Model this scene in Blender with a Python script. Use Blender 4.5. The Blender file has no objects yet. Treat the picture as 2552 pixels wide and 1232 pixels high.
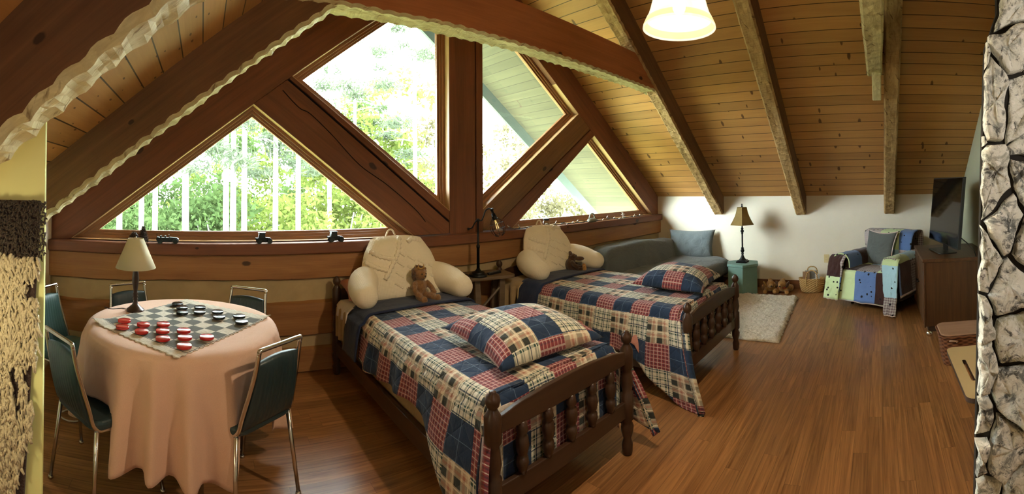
import bpy, bmesh, math, random
from math import sin, cos, pi, sqrt, atan2, radians, hypot, floor
from mathutils import Vector, Matrix, noise

random.seed(7)
SC = bpy.context.scene
COL = SC.collection

# ------------------------------------------------------------------ materials
class NT:
    """small helper to wire a procedural node tree"""
    def __init__(self, name):
        self.m = bpy.data.materials.new(name)
        self.m.use_nodes = True
        self.t = self.m.node_tree
        self.n = self.t.nodes
        self.n.clear()
        self.out = self.n.new('ShaderNodeOutputMaterial')
        self.b = self.n.new('ShaderNodeBsdfPrincipled')
        self.t.links.new(self.b.outputs[0], self.out.inputs[0])
    def link(self, a, b):
        self.t.links.new(a, b)
    def put(self, sock, v):
        if hasattr(v, 'is_output'):
            self.link(v, sock)
        elif v is not None:
            try:
                sock.default_value = v
            except Exception:
                sock.default_value = (v[0], v[1], v[2], 1.0)
    def math(self, op, a, b=None, c=None, clamp=False):
        n = self.n.new('ShaderNodeMath'); n.operation = op; n.use_clamp = clamp
        self.put(n.inputs[0], a)
        if b is not None: self.put(n.inputs[1], b)
        if c is not None: self.put(n.inputs[2], c)
        return n.outputs[0]
    def coord(self, kind='Object'):
        n = self.n.new('ShaderNodeTexCoord')
        return n.outputs[kind]
    def sep(self, v):
        n = self.n.new('ShaderNodeSeparateXYZ'); self.link(v, n.inputs[0])
        return n.outputs[0], n.outputs[1], n.outputs[2]
    def comb(self, x, y, z=0.0):
        n = self.n.new('ShaderNodeCombineXYZ')
        for i, q in enumerate((x, y, z)): self.put(n.inputs[i], q)
        return n.outputs[0]
    def noise(self, vec, scale=5.0, detail=4.0, rough=0.55, dist=0.0):
        n = self.n.new('ShaderNodeTexNoise')
        if vec is not None: self.link(vec, n.inputs['Vector'])
        n.inputs['Scale'].default_value = scale; n.inputs['Detail'].default_value = detail
        n.inputs['Roughness'].default_value = rough; n.inputs['Distortion'].default_value = dist
        return n.outputs[0]
    def white(self, vec):
        n = self.n.new('ShaderNodeTexWhiteNoise'); n.noise_dimensions = '3D'
        self.link(vec, n.inputs['Vector'])
        return n.outputs['Value']
    def voronoi(self, vec, scale=5.0, feature='F1', rand=1.0):
        n = self.n.new('ShaderNodeTexVoronoi'); n.feature = feature
        self.link(vec, n.inputs['Vector']); n.inputs['Scale'].default_value = scale
        n.inputs['Randomness'].default_value = rand
        return n
    def ramp(self, fac, stops):
        n = self.n.new('ShaderNodeValToRGB'); self.link(fac, n.inputs[0])
        e = n.color_ramp.elements
        while len(e) < len(stops): e.new(0.5)
        for i, (p, c) in enumerate(stops):
            e[i].position = p
            e[i].color = (c[0], c[1], c[2], 1) if not isinstance(c, (int, float)) else (c, c, c, 1)
        return n.outputs[0]
    def mix(self, fac, a, b, mode='MIX'):
        n = self.n.new('ShaderNodeMix'); n.data_type = 'RGBA'; n.blend_type = mode
        self.put(n.inputs[0], fac); self.put(n.inputs[6], a); self.put(n.inputs[7], b)
        return n.outputs[2]
    def bump(self, h, strength=0.3, dist=0.01):
        n = self.n.new('ShaderNodeBump'); n.inputs['Strength'].default_value = strength
        n.inputs['Distance'].default_value = dist
        self.link(h, n.inputs['Height'])
        self.link(n.outputs[0], self.b.inputs['Normal'])
    def set(self, color=None, rough=None, metal=None, spec=None, coat=None, sheen=None, emit=None, es=None, trans=None, ior=None):
        I = self.b.inputs
        if color is not None: self.put(I['Base Color'], color)
        if rough is not None: self.put(I['Roughness'], rough)
        if metal is not None: self.put(I['Metallic'], metal)
        if spec is not None: self.put(I['Specular IOR Level'], spec)
        if coat is not None: self.put(I['Coat Weight'], coat)
        if sheen is not None: self.put(I['Sheen Weight'], sheen)
        if emit is not None: self.put(I['Emission Color'], emit)
        if es is not None: self.put(I['Emission Strength'], es)
        if trans is not None: self.put(I['Transmission Weight'], trans)
        if ior is not None: self.put(I['IOR'], ior)
        return self.m

def frac(N, a): return N.math('FRACT', a)

def wood(name, light, dark, along=0, cross=(1, 2), plank=None, rough=0.5, knots=1.0, knotcol=(0.03, 0.015, 0.008),
         grain=9.0, spec=0.35, groove=0.25, coat=None, bump=0.25, length=None, var=0.35, cscale=1.0, gw=0.03, contrast=0.5, kscale=1.0, dist=0.6):
    """wood grain running along one object axis; plank = board width across cross[0]"""
    N = NT(name)
    ax = N.sep(N.coord('Object'))
    a, b, c = ax[along], ax[cross[0]], ax[cross[1]]
    rnd = None; gm = None
    if plank:
        t = N.math('DIVIDE', b, plank)
        idx = N.math('FLOOR', t); fr = N.math('FRACT', t)
        if length:
            sh = N.math('MULTIPLY', N.white(N.comb(idx, 3.3, 1.7)), length)
            tl = N.math('DIVIDE', N.math('ADD', a, sh), length)
            li = N.math('FLOOR', tl); lf = N.math('FRACT', tl)
        else:
            li = 0.0
        rnd = N.white(N.comb(idx, li, 5.0))
        e = N.math('MINIMUM', fr, N.math('SUBTRACT', 1.0, fr))
        gm = N.math('LESS_THAN', e, gw)
        if length:
            e2 = N.math('MULTIPLY', N.math('MINIMUM', lf, N.math('SUBTRACT', 1.0, lf)), length / plank)
            gm = N.math('MAXIMUM', gm, N.math('LESS_THAN', e2, gw))
        ao = N.math('MULTIPLY_ADD', rnd, 37.0, a)
    else:
        ao = a
    v = N.comb(N.math('MULTIPLY', ao, 0.55 * cscale), N.math('MULTIPLY', b, grain * cscale), N.math('MULTIPLY', c, grain * cscale))
    g1 = N.noise(v, 1.6, 6, 0.6, dist)
    v2 = N.comb(N.math('MULTIPLY', ao, 2.0 * cscale), N.math('MULTIPLY', b, 60.0 * cscale), N.math('MULTIPLY', c, 60.0 * cscale))
    g2 = N.noise(v2, 1.5, 3, 0.6)
    g = N.math('ADD', N.math('MULTIPLY', g1, 0.72), N.math('MULTIPLY', g2, 0.28))
    col = N.ramp(g, [(0.5 - contrast / 2 * 0.6, dark), (0.5 + contrast / 2 * 0.6, light)])
    if rnd is not None:
        k = N.math('MULTIPLY_ADD', rnd, var, 1.0 - var * 0.5)
        col = N.mix(1.0, col, N.comb(k, k, k), 'MULTIPLY')
    if knots > 0:
        kv = N.comb(N.math('MULTIPLY', ao, 1.7), N.math('MULTIPLY', N.math('ADD', b, c), 3.0), 0.0)
        vo = N.voronoi(kv, 1.5 * kscale); vo.voronoi_dimensions = '2D'
        cs = N.sep(vo.outputs['Color'])
        wob = N.math('MULTIPLY_ADD', N.noise(N.coord('Object'), 30, 2), 0.06, -0.03)
        d = N.math('ADD', vo.outputs['Distance'], wob)
        keep = N.math('GREATER_THAN', cs[0], 1.0 - 0.5 * knots)
        rad = N.math('MULTIPLY_ADD', cs[1], 0.09, 0.05)
        km = N.math('SUBTRACT', 1.0, N.math('DIVIDE', d, rad), clamp=True)
        km = N.math('MULTIPLY', N.math('MULTIPLY', km, 3.0, clamp=True), keep)
        col = N.mix(N.math('MULTIPLY', km, 0.85), col, knotcol)
    h = g
    if gm is not None:
        col = N.mix(N.math('MULTIPLY', gm, 1.0 - groove), col, (0.012, 0.006, 0.003))
        h = N.math('SUBTRACT', N.math('MULTIPLY', g, 0.4), N.math('MULTIPLY', gm, 0.8))
    N.bump(h, bump, 0.006)
    return N.set(col, rough, spec=spec, coat=coat)

def plain(name, color, rough=0.6, metal=0.0, spec=0.4, var=0.12, scale=8.0, bump=0.0, bscale=60.0, sheen=None, coat=None):
    N = NT(name)
    co = N.coord('Object')
    n = N.noise(co, scale, 3)
    k = N.math('MULTIPLY_ADD', n, var * 2, 1.0 - var)
    col = N.mix(1.0, color, N.comb(k, k, k), 'MULTIPLY')
    if bump > 0: N.bump(N.noise(co, bscale, 4), bump, 0.004)
    return N.set(col, rough, metal, spec, coat, sheen)

def fabric(name, color, weave=400.0, var=0.15, wrinkle=0.35, rough=0.9, sheen=0.15):
    N = NT(name)
    co = N.coord('Object')
    x, y, z = N.sep(co)
    n = N.noise(co, 6, 4)
    k = N.math('MULTIPLY_ADD', n, var * 2, 1.0 - var)
    w = N.noise(co, weave, 1)
    k = N.math('MULTIPLY', k, N.math('MULTIPLY_ADD', w, 0.3, 0.85))
    col = N.mix(1.0, color, N.comb(k, k, k), 'MULTIPLY')
    hgt = N.math('ADD', N.math('MULTIPLY', N.noise(co, 9, 5, 0.6, 0.8), 1.0), N.math('MULTIPLY', w, 0.06))
    N.bump(hgt, wrinkle, 0.03)
    return N.set(col, rough, spec=0.15, sheen=sheen)

def stripe(N, c, period, duty, phase=0.0):
    return N.math('LESS_THAN', N.math('FRACT', N.math('MULTIPLY_ADD', c, 1.0 / period, phase)), duty)

def patchwork(name, off=0, patch=0.166):
    """quilted cotton patchwork of navy, green, red and tan checks, laid out in the UV metres of the cloth"""
    N = NT(name)
    uv = N.n.new('ShaderNodeUVMap').outputs[0]
    u, v, _ = N.sep(uv)
    i = N.math('FLOOR', N.math('DIVIDE', u, patch)); j = N.math('FLOOR', N.math('DIVIDE', v, patch))
    k = N.math('FLOORED_MODULO', N.math('ADD', N.math('MULTIPLY_ADD', j, 2.0, i), float(off)), 4.0)
    def both(p, d, ph=0.0): return stripe(N, u, p, d, ph), stripe(N, v, p, d, ph)
    def over(col, p, d, c, s=1.0, ph=0.0):
        a, b = both(p, d, ph)
        m = N.math('MULTIPLY', N.math('ADD', a, b), 0.5 * s)
        return N.mix(m, col, c)
    def crisp(col, p, d, c, s=1.0, ph=0.0):
        a, b = both(p, d, ph)
        return N.mix(N.math('MULTIPLY', N.math('MAXIMUM', a, b), s), col, c)
    q = lambda r, g, b: (r, g, b, 1)
    navy = crisp(N.mix(0.0, q(.018, .036, .080), q(0, 0, 0)), 0.083, 0.03, q(.16, .24, .36), 0.7)
    green = over(N.mix(0.0, q(.66, .62, .50), q(0, 0, 0)), 0.045, 0.52, q(.03, .07, .06))
    green = crisp(green, 0.045, 0.12, q(.72, .68, .56), 0.8, 0.75)
    green = crisp(green, 0.09, 0.06, q(.02, .03, .08), 0.7, 0.3)
    red = over(N.mix(0.0, q(.28, .055, .06), q(0, 0, 0)), 0.024, 0.28, q(.05, .03, .05), 0.8)
    red = crisp(red, 0.024, 0.16, q(.62, .52, .46), 0.62, 0.5)
    tan = over(N.mix(0.0, q(.64, .54, .40), q(0, 0, 0)), 0.083, 0.42, q(.035, .04, .035), 1.0)
    tan = over(tan, 0.083, 0.16, q(.34, .10, .07), 0.8, 0.45)
    tan = crisp(tan, 0.083, 0.08, q(.72, .66, .52), 0.8, 0.15)
    eq = lambda z: N.math('COMPARE', k, float(z), 0.2)
    col = N.mix(eq(1), navy, green); col = N.mix(eq(2), col, red); col = N.mix(eq(3), col, tan)
    th = N.noise(N.coord('Object'), 300, 1)
    kk = N.math('MULTIPLY_ADD', th, 0.35, 0.82)
    col = N.mix(1.0, col, N.comb(kk, kk, kk), 'MULTIPLY')
    d1 = N.math('PINGPONG', N.math('ADD', u, v), 0.059); d2 = N.math('PINGPONG', N.math('SUBTRACT', u, v), 0.059)
    h = N.math('MULTIPLY', N.math('MINIMUM', d1, d2), 17.0)
    h = N.math('POWER', h, 0.5)
    h = N.math('ADD', h, N.math('MULTIPLY', N.noise(N.coord('Object'), 26, 3), 0.8))
    N.bump(h, 0.55, 0.012)
    return N.set(col, 0.85, spec=0.2, sheen=0.1)

def throw_mat(name, cells=0.2):
    """patchwork throw of pastel and brown squares tied with dark yarn"""
    N = NT(name)
    uv = N.n.new('ShaderNodeUVMap').outputs[0]
    u, v, _ = N.sep(uv)
    i = N.math('FLOOR', N.math('DIVIDE', u, cells)); j = N.math('FLOOR', N.math('DIVIDE', v, cells * 1.2414))
    k = N.math('FLOORED_MODULO', N.math('MULTIPLY_ADD', j, 3.0, N.math('MULTIPLY', i, 2.0)), 7.0)
    q = lambda r, g, b: (r, g, b, 1)
    pl = lambda base, c, p: N.mix(N.math('MULTIPLY', N.math('ADD', stripe(N, u, p, .5), stripe(N, v, p, .5)), .5), base, c)
    lime = q(.58, .70, .38); blue = q(.12, .20, .42); brown = q(.045, .018, .015); sky = q(.40, .62, .72)
    grey = pl(q(.42, .38, .34), q(.16, .11, .12), .03); pink = pl(q(.55, .48, .46), q(.4, .33, .33), .012)
    cols = [lime, lime, blue, sky, brown, pink, grey]
    col = cols[0]
    for z in range(1, 7):
        col = N.mix(N.math('COMPARE', k, float(z), 0.2), col, cols[z])
    vo = N.voronoi(N.comb(u, v, 0.0), 15.5, rand=0.8)
    tie = N.math('LESS_THAN', N.math('ADD', vo.outputs['Distance'], N.math('MULTIPLY', N.noise(uv, 90, 1), .08)), 0.245)
    col = N.mix(tie, col, q(.012, .012, .014))
    N.bump(N.noise(N.coord('Object'), 25, 4), 0.4, 0.012)
    return N.set(col, 0.9, spec=0.15, sheen=0.2)

M = {}
M['ceil'] = wood('pine_ceiling', (.60, .32, .105), (.42, .20, .06), along=1, cross=(0, 2), plank=.1095, rough=.5, knots=.8, groove=.12, gw=.028, var=.28, contrast=.9, kscale=2.5, grain=6, knotcol=(.09, .035, .012))
M['stain'] = wood('stained_timber', (.22, .078, .032), (.10, .034, .016), along=0, knots=.45, rough=.6, knotcol=(.02, .008, .005), contrast=.7)
M['stain_v'] = wood('stained_timber_upright', (.22, .078, .032), (.10, .034, .016), along=2, cross=(0, 1), knots=.35, rough=.6, knotcol=(.02, .008, .005), contrast=.7)
M['rafter'] = wood('rafter_timber', (.24, .115, .045), (.11, .052, .022), along=0, knots=.5, rough=.65, contrast=.7)
M['hewn0'] = wood('hewn_timber', (.74, .66, .36), (.46, .38, .18), along=0, knots=.2, rough=.75, grain=5, contrast=.9, bump=.5)
M['log'] = wood('hewn_log', (.40, .19, .065), (.22, .09, .03), along=0, cross=(2, 1), knots=.5, rough=.65, grain=6, contrast=.7, bump=.35)
def hewn_mat(name, light, dark, mark):
    N = NT(name)
    co = N.coord('Object'); x, y, z = N.sep(co)
    g = N.noise(N.comb(N.math('MULTIPLY', x, 5), N.math('MULTIPLY', y, 22), N.math('MULTIPLY', z, 22)), 1.0, 5, .65, .8)
    col = N.ramp(g, [(.3, dark), (.62, light)])
    m = N.noise(N.comb(N.math('MULTIPLY', x, 9), N.math('MULTIPLY', N.math('ADD', y, N.math('MULTIPLY', x, .5)), 26), 0.0), 1.0, 4, .6)
    col = N.mix(N.ramp(m, [(.60, 0.0), (.68, .8)]), col, mark)
    vo = N.voronoi(N.comb(N.math('MULTIPLY', x, 10), N.math('MULTIPLY', y, 12), 0.0), 1.0)
    h = N.math('ADD', N.math('MULTIPLY', vo.outputs['Distance'], .8), N.math('MULTIPLY', g, .5))
    N.bump(h, .8, .02)
    return N.set(col, .75, spec=.25)
M['hewn'] = hewn_mat('hewn_timber', (.76, .68, .38), (.52, .43, .21), (.20, .11, .045, 1))
M['chink'] = plain('chinking_mortar', (.46, .34, .17), .9, var=.25, scale=5, bump=.5, bscale=25)
M['trim'] = wood('window_trim_wood', (.36, .17, .07), (.22, .09, .035), along=0, knots=0, rough=.4)
M['floor'] = wood('oak_strip_floor', (.42, .20, .075), (.17, .068, .022), along=0, cross=(1, 2), plank=.083, length=1.1, rough=.30, knots=0, groove=.45, gw=.012, grain=13, spec=.5, var=.34, bump=.08, contrast=.5, dist=2.2)
M['plaster'] = plain('cream_plaster', (.80, .72, .58), .9, var=.03, bump=.05)
M['plaster2'] = plain('pale_yellow_paint', (.84, .87, .40), .85, var=.02)
M['plaster3'] = plain('soft_green_paint', (.62, .62, .44), .85, var=.03)
M['base'] = wood('baseboard_wood', (.24, .10, .035), (.14, .055, .02), along=1, cross=(0, 2), knots=0, rough=.5)
M['bed'] = wood('dark_bed_wood', (.060, .028, .014), (.034, .016, .009), along=0, knots=0, rough=.38, bump=.08)
M['bedz'] = wood('dark_bed_wood_turned', (.060, .028, .014), (.034, .016, .009), along=2, cross=(0, 1), knots=0, rough=.33, bump=.05)
M['quilt'] = patchwork('plaid_patchwork')
M['quilt2'] = patchwork('plaid_patchwork_turned', 2)
M['navy'] = fabric('navy_quilt_backing', (.018, .026, .06), wrinkle=.3)
M['sham_back'] = fabric('grey_green_backing', (.16, .20, .18), wrinkle=.3)
M['tan_sheet'] = fabric('tan_bed_skirt', (.40, .28, .14), wrinkle=.5)
M['pink_sheet'] = fabric('pink_sheet', (.55, .25, .20), wrinkle=.5)
M['white_sheet'] = fabric('white_sheet', (.62, .55, .50), wrinkle=.6)
M['cream'] = None
M['grey'] = fabric('grey_futon_cloth', (.115, .125, .12), wrinkle=.6)
M['grey2'] = fabric('slate_grey_cotton', (.16, .19, .20), wrinkle=.5)
M['cloth'] = fabric('peach_tablecloth', (.62, .40, .29), weave=500, var=.05, wrinkle=.12, sheen=.1)
M['chrome'] = plain('chrome_tube', (.62, .60, .56), .22, 1.0, var=.05)
M['vinyl'] = plain('dark_teal_vinyl', (.014, .032, .036), .42, spec=.5, var=.15)
M['vinyl_g'] = plain('dark_green_vinyl', (.008, .035, .026), .5, spec=.4, var=.15)
M['black_metal'] = plain('black_iron', (.012, .012, .012), .38, .6, var=.1)
M['lamp_wood'] = plain('dark_turned_wood', (.035, .018, .012), .28, var=.1)
M['tv'] = plain('black_glass', (.006, .006, .007), .08, spec=.5, var=0)
M['tvb'] = plain('black_plastic', (.01, .01, .01), .4, var=0)
M['cab'] = wood('cabinet_veneer', (.105, .042, .014), (.05, .02, .007), along=2, cross=(0, 1), knots=0, rough=.42, grain=14)
M['cabtop'] = wood('cabinet_top_veneer', (.115, .05, .02), (.06, .026, .012), along=0, knots=0, rough=.35, grain=14)
M['teal'] = plain('sage_painted_wood', (.17, .29, .25), .5, var=.12, scale=12)
M['straw'] = None
M['gold_fur'] = None
M['toy'] = plain('dark_patina_metal', (.02, .026, .026), .45, .5, var=.3, scale=40)
M['cone'] = plain('pine_cone_brown', (.045, .025, .018), .8, var=.3, scale=40)
M['board'] = plain('beige_laminate', (.50, .36, .18), .5, var=.06)
M['dark_edge'] = plain('dark_edge_band', (.05, .03, .02), .5)
M['silver'] = plain('polished_silver', (.8, .8, .78), .1, 1.0, var=0)
M['white_cord'] = plain('white_plastic_cord', (.55, .52, .46), .5)
M['ivory'] = plain('ivory_plastic', (.70, .56, .28), .4, var=.02)
M['red'] = plain('red_plastic', (.42, .02, .018), .16, spec=.6, var=.03)
M['black'] = plain('black_plastic_checker', (.012, .016, .018), .16, spec=.6, var=.03)
M['dark'] = plain('shadow_gap', (.008, .005, .004), .9)
M["hewn2"] = hewn_mat("hewn_timber_brown", (.50, .33, .14), (.30, .18, .07), (.12, .06, .025, 1))
M["tie"] = wood("tie_timber", (.52, .195, .07), (.32, .11, .04), along=0, knots=.6, rough=.55, contrast=.7, knotcol=(.03, .012, .01))
M["joint"] = plain("dark_mortar_joint", (.02, .017, .013), .95)
M['brownwood'] = wood('walnut_side_table', (.20, .135, .08), (.10, .065, .038), along=0, knots=0, rough=.4)

def cream_mat():
    N = NT('cream_gauze')
    co = N.coord('Object'); x, y, z = N.sep(co)
    gx = N.math('PINGPONG', N.math('ADD', x, N.math('MULTIPLY', N.noise(co, 14, 2), .012)), .006)
    gz = N.math('PINGPONG', N.math('ADD', N.math('ADD', z, N.math('MULTIPLY', y, .6)), N.math('MULTIPLY', N.noise(co, 11, 2), .012)), .006)
    h = N.math('ADD', N.math('MULTIPLY', N.math('ADD', gx, gz), 60.0), N.math('MULTIPLY', N.noise(co, 22, 4), .7))
    N.bump(h, .35, .008)
    n = N.noise(co, 5, 3); k = N.math('MULTIPLY_ADD', n, .16, .92)
    return N.set(N.mix(1.0, (.78, .69, .52, 1), N.comb(k, k, k), 'MULTIPLY'), .95, spec=.1, sheen=.2)
M['cream'] = cream_mat()

def straw_mat(name, c1, c2, su=90, sv=120):
    N = NT(name)
    co = N.coord('Object'); x, y, z = N.sep(co)
    a = N.math('SINE', N.math('MULTIPLY', N.math('ADD', x, y), su)); b = N.math('SINE', N.math('MULTIPLY', z, sv))
    w = N.math('MULTIPLY', a, b)
    col = N.ramp(N.math('MULTIPLY_ADD', w, .5, .5), [(0.1, c2), (0.8, c1)])
    N.bump(w, .5, .006)
    return N.set(col, .7, spec=.25)
M['straw'] = straw_mat('straw_weave', (.58, .38, .15), (.34, .20, .07), 120, 220)
M['wicker'] = straw_mat('brown_splint_weave', (.22, .085, .035), (.075, .026, .012), 70, 190)

def fur_mat(name, c1, c2, s=60):
    N = NT(name)
    co = N.coord('Object'); n = N.noise(co, s, 5, .65, .4)
    col = N.ramp(n, [(.3, c2), (.7, c1)])
    N.bump(n, .9, .012)
    return N.set(col, .95, spec=.1, sheen=.3)
M['gold_fur'] = fur_mat('golden_plush', (.50, .27, .08), (.26, .12, .03))
M['lion_fur'] = fur_mat('tan_plush', (.30, .155, .06), (.15, .07, .028))
M['mane'] = fur_mat('brown_plush', (.14, .065, .03), (.06, .028, .014), 90)
M['moose_fur'] = fur_mat('dark_brown_plush', (.085, .042, .02), (.04, .02, .011))
M['shag'] = fur_mat('cream_shag_pile', (.86, .79, .66), (.62, .53, .41), 45)
M['yarn_cream'] = fur_mat('cream_yarn', (.90, .82, .58), (.66, .56, .34), 90)
M['yarn_brown'] = fur_mat('brown_plush_pile', (.085, .055, .025), (.028, .017, .010), 130)
M['backing'] = fur_mat('brown_wool_backing', (.085, .045, .032), (.04, .02, .015), 120)

def glass_mat():
    N = NT('window_glass')
    tr = N.n.new('ShaderNodeBsdfTransparent'); tr.inputs[0].default_value = (.95, .985, .96, 1)
    gl = N.n.new('ShaderNodeBsdfGlossy'); gl.inputs['Roughness'].default_value = 0.0
    fr = N.n.new('ShaderNodeFresnel'); ge = N.n.new('ShaderNodeNewGeometry')
    N.link(N.math('MULTIPLY_ADD', ge.outputs['Backfacing'], 1 / 1.35 - 1.35, 1.35), fr.inputs[0])
    mx = N.n.new('ShaderNodeMixShader')
    N.link(fr.outputs[0], mx.inputs[0]); N.link(tr.outputs[0], mx.inputs[1]); N.link(gl.outputs[0], mx.inputs[2])
    N.link(mx.outputs[0], N.out.inputs[0]); N.n.remove(N.b)
    return N.m
M['glass'] = glass_mat()

def translucent(name, color, tcol, w=0.5, var=0.2, scale=3.0):
    N = NT(name)
    d = N.n.new('ShaderNodeBsdfDiffuse'); t = N.n.new('ShaderNodeBsdfTranslucent')
    co = N.coord('Object'); n = N.noise(co, scale, 3)
    k = N.math('MULTIPLY_ADD', n, var * 2, 1 - var)
    N.link(N.mix(1.0, color, N.comb(k, k, k), 'MULTIPLY'), d.inputs[0])
    N.link(N.mix(1.0, tcol, N.comb(k, k, k), 'MULTIPLY'), t.inputs[0])
    mx = N.n.new('ShaderNodeMixShader'); mx.inputs[0].default_value = w
    N.link(d.outputs[0], mx.inputs[1]); N.link(t.outputs[0], mx.inputs[2]); N.link(mx.outputs[0], N.out.inputs[0])
    N.n.remove(N.b)
    return N.m

def emis(name, color, s):
    N = NT(name)
    N.set((.8, .75, .6, 1), .4, emit=(color[0], color[1], color[2], 1), es=s)
    return N.m

# ------------------------------------------------------------------ mesh helpers
def newbm(): return bmesh.new()

def link(name, bm, mat, parent=None, smooth=False, bevel=0.0, bseg=2, subd=0, loc=None, rot=None, angle=40):
    me = bpy.data.meshes.new(name)
    bmesh.ops.recalc_face_normals(bm, faces=bm.faces[:])
    bm.to_mesh(me); bm.free()
    o = bpy.data.objects.new(name, me)
    COL.objects.link(o)
    for m in (mat if isinstance(mat, (list, tuple)) else [mat]): me.materials.append(m)
    if smooth:
        for p in me.polygons: p.use_smooth = True
    if bevel > 0:
        b = o.modifiers.new('edge', 'BEVEL'); b.width = bevel; b.segments = bseg; b.limit_method = 'ANGLE'; b.angle_limit = radians(angle)
    if subd:
        s = o.modifiers.new('sub', 'SUBSURF'); s.levels = subd; s.render_levels = subd
    if parent is not None: o.parent = parent
    if loc is not None: o.location = loc
    if rot is not None: o.rotation_euler = rot
    return o

def tag(o, label=None, cat=None, group=None, kind=None):
    if label: o['label'] = label
    if cat: o['category'] = cat
    if group: o['group'] = group
    if kind: o['kind'] = kind
    return o

def thing(name, label, cat, loc=(0, 0, 0), rz=0.0, group=None, kind=None):
    o = bpy.data.objects.new(name, None); COL.objects.link(o)
    o.location = loc; o.rotation_euler = (0, 0, rz); o.empty_display_size = .1
    return tag(o, label, cat, group, kind)

def dup(root, loc, rz, label=None, group=None):
    r = root.copy(); COL.objects.link(r); r.location = loc; r.rotation_euler = (0, 0, rz)
    if label: r['label'] = label
    if group: r['group'] = group
    for ch in list(root.children):
        c = ch.copy(); COL.objects.link(c); c.parent = r
        for g in list(ch.children):
            d = g.copy(); COL.objects.link(d); d.parent = c
    return r

def box(bm, x0, x1, y0, y1, z0, z1, mi=0, mat=None):
    vs = [bm.verts.new(p) for p in ((x0, y0, z0), (x1, y0, z0), (x1, y1, z0), (x0, y1, z0), (x0, y0, z1), (x1, y0, z1), (x1, y1, z1), (x0, y1, z1))]
    if mat is not None:
        for v in vs: v.co = mat @ v.co
    fs = []
    for q in ((0, 3, 2, 1), (4, 5, 6, 7), (0, 1, 5, 4), (1, 2, 6, 5), (2, 3, 7, 6), (3, 0, 4, 7)):
        f_ = bm.faces.new([vs[i] for i in q]); f_.material_index = mi; fs.append(f_)
    return vs

def prism(bm, pts, d0, d1, axis='y', mi=0):
    """extrude a 2D outline; axis y: pts are (x,z); axis z: (x,y); axis x: (y,z)"""
    def mk(p, d):
        return {'y': (p[0], d, p[1]), 'z': (p[0], p[1], d), 'x': (d, p[0], p[1])}[axis]
    a = [bm.verts.new(mk(p, d0)) for p in pts]; b = [bm.verts.new(mk(p, d1)) for p in pts]
    n = len(pts)
    for q in (a[::-1], b):
        bm.faces.new(q).material_index = mi
    for i in range(n):
        bm.faces.new((a[i], a[(i + 1) % n], b[(i + 1) % n], b[i])).material_index = mi

def lathe(bm, prof, seg=24, c=(0, 0, 0), mi=0, cap=True, ax='z', sx=1.0, sy=1.0, ph=0.0):
    rings = []
    for r, z in prof:
        ring = []
        for k in range(seg):
            a = 2 * pi * k / seg + ph
            p = (r * cos(a) * sx, r * sin(a) * sy, z)
            if ax == 'x': p = (p[2], p[0], p[1])
            if ax == 'y': p = (p[0], p[2], p[1])
            ring.append(bm.verts.new((p[0] + c[0], p[1] + c[1], p[2] + c[2])))
        rings.append(ring)
    for i in range(len(rings) - 1):
        for k in range(seg):
            f_ = bm.faces.new((rings[i][k], rings[i][(k + 1) % seg], rings[i + 1][(k + 1) % seg], rings[i + 1][k])); f_.material_index = mi
    if cap:
        bm.faces.new(rings[0][::-1]).material_index = mi; bm.faces.new(rings[-1]).material_index = mi
    return rings

def tube(bm, pts, r=.01, seg=8, closed=False, mi=0, cap=True):
    P = [Vector(p) for p in pts]; n = len(P)
    rr = r if isinstance(r, (list, tuple)) else [r] * n
    rings = []; up = None
    for i in range(n):
        if closed: t = P[(i + 1) % n] - P[i - 1]
        else: t = P[min(i + 1, n - 1)] - P[max(i - 1, 0)]
        if t.length < 1e-9: t = Vector((0, 0, 1))
        t.normalize()
        if up is None:
            up = Vector((0, 0, 1)) if abs(t.z) < .9 else Vector((1, 0, 0))
        s = t.cross(up)
        if s.length < 1e-6: s = t.orthogonal()
        s.normalize(); up = s.cross(t).normalized()
        rings.append([bm.verts.new(P[i] + (s * cos(2 * pi * k / seg) + up * sin(2 * pi * k / seg)) * rr[i]) for k in range(seg)])
    m = n if closed else n - 1
    for i in range(m):
        a, b = rings[i], rings[(i + 1) % n]
        for k in range(seg):
            bm.faces.new((a[k], a[(k + 1) % seg], b[(k + 1) % seg], b[k])).material_index = mi
    if cap and not closed:
        bm.faces.new(rings[0][::-1]).material_index = mi; bm.faces.new(rings[-1]).material_index = mi

def ball(bm, c, rx, ry=None, rz=None, seg=16, rings=10, mi=0, rot=None):
    ry = rx if ry is None else ry; rz = rx if rz is None else rz
    R = rot or Matrix.Identity(3)
    top = []
    grid = []
    for i in range(1, rings):
        th = pi * i / rings
        grid.append([bm.verts.new(Vector(c) + R @ Vector((rx * sin(th) * cos(2 * pi * k / seg), ry * sin(th) * sin(2 * pi * k / seg), rz * cos(th)))) for k in range(seg)])
    t = bm.verts.new(Vector(c) + R @ Vector((0, 0, rz))); b = bm.verts.new(Vector(c) + R @ Vector((0, 0, -rz)))
    for k in range(seg):
        bm.faces.new((t, grid[0][k], grid[0][(k + 1) % seg])).material_index = mi
        bm.faces.new((b, grid[-1][(k + 1) % seg], grid[-1][k])).material_index = mi
        for i in range(len(grid) - 1):
            bm.faces.new((grid[i][k], grid[i + 1][k], grid[i + 1][(k + 1) % seg], grid[i][(k + 1) % seg])).material_index = mi

def smoothpath(pts, n=8):
    """Catmull-Rom through the points"""
    P = [Vector(p) for p in pts]; out = []
    for i in range(len(P) - 1):
        p0 = P[max(i - 1, 0)]; p1 = P[i]; p2 = P[i + 1]; p3 = P[min(i + 2, len(P) - 1)]
        for k in range(n):
            t = k / n
            out.append(.5 * ((2 * p1) + (p2 - p0) * t + (2 * p0 - 5 * p1 + 4 * p2 - p3) * t * t + (3 * p1 - p0 - 3 * p2 + p3) * t ** 3))
    out.append(P[-1]); return out

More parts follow.
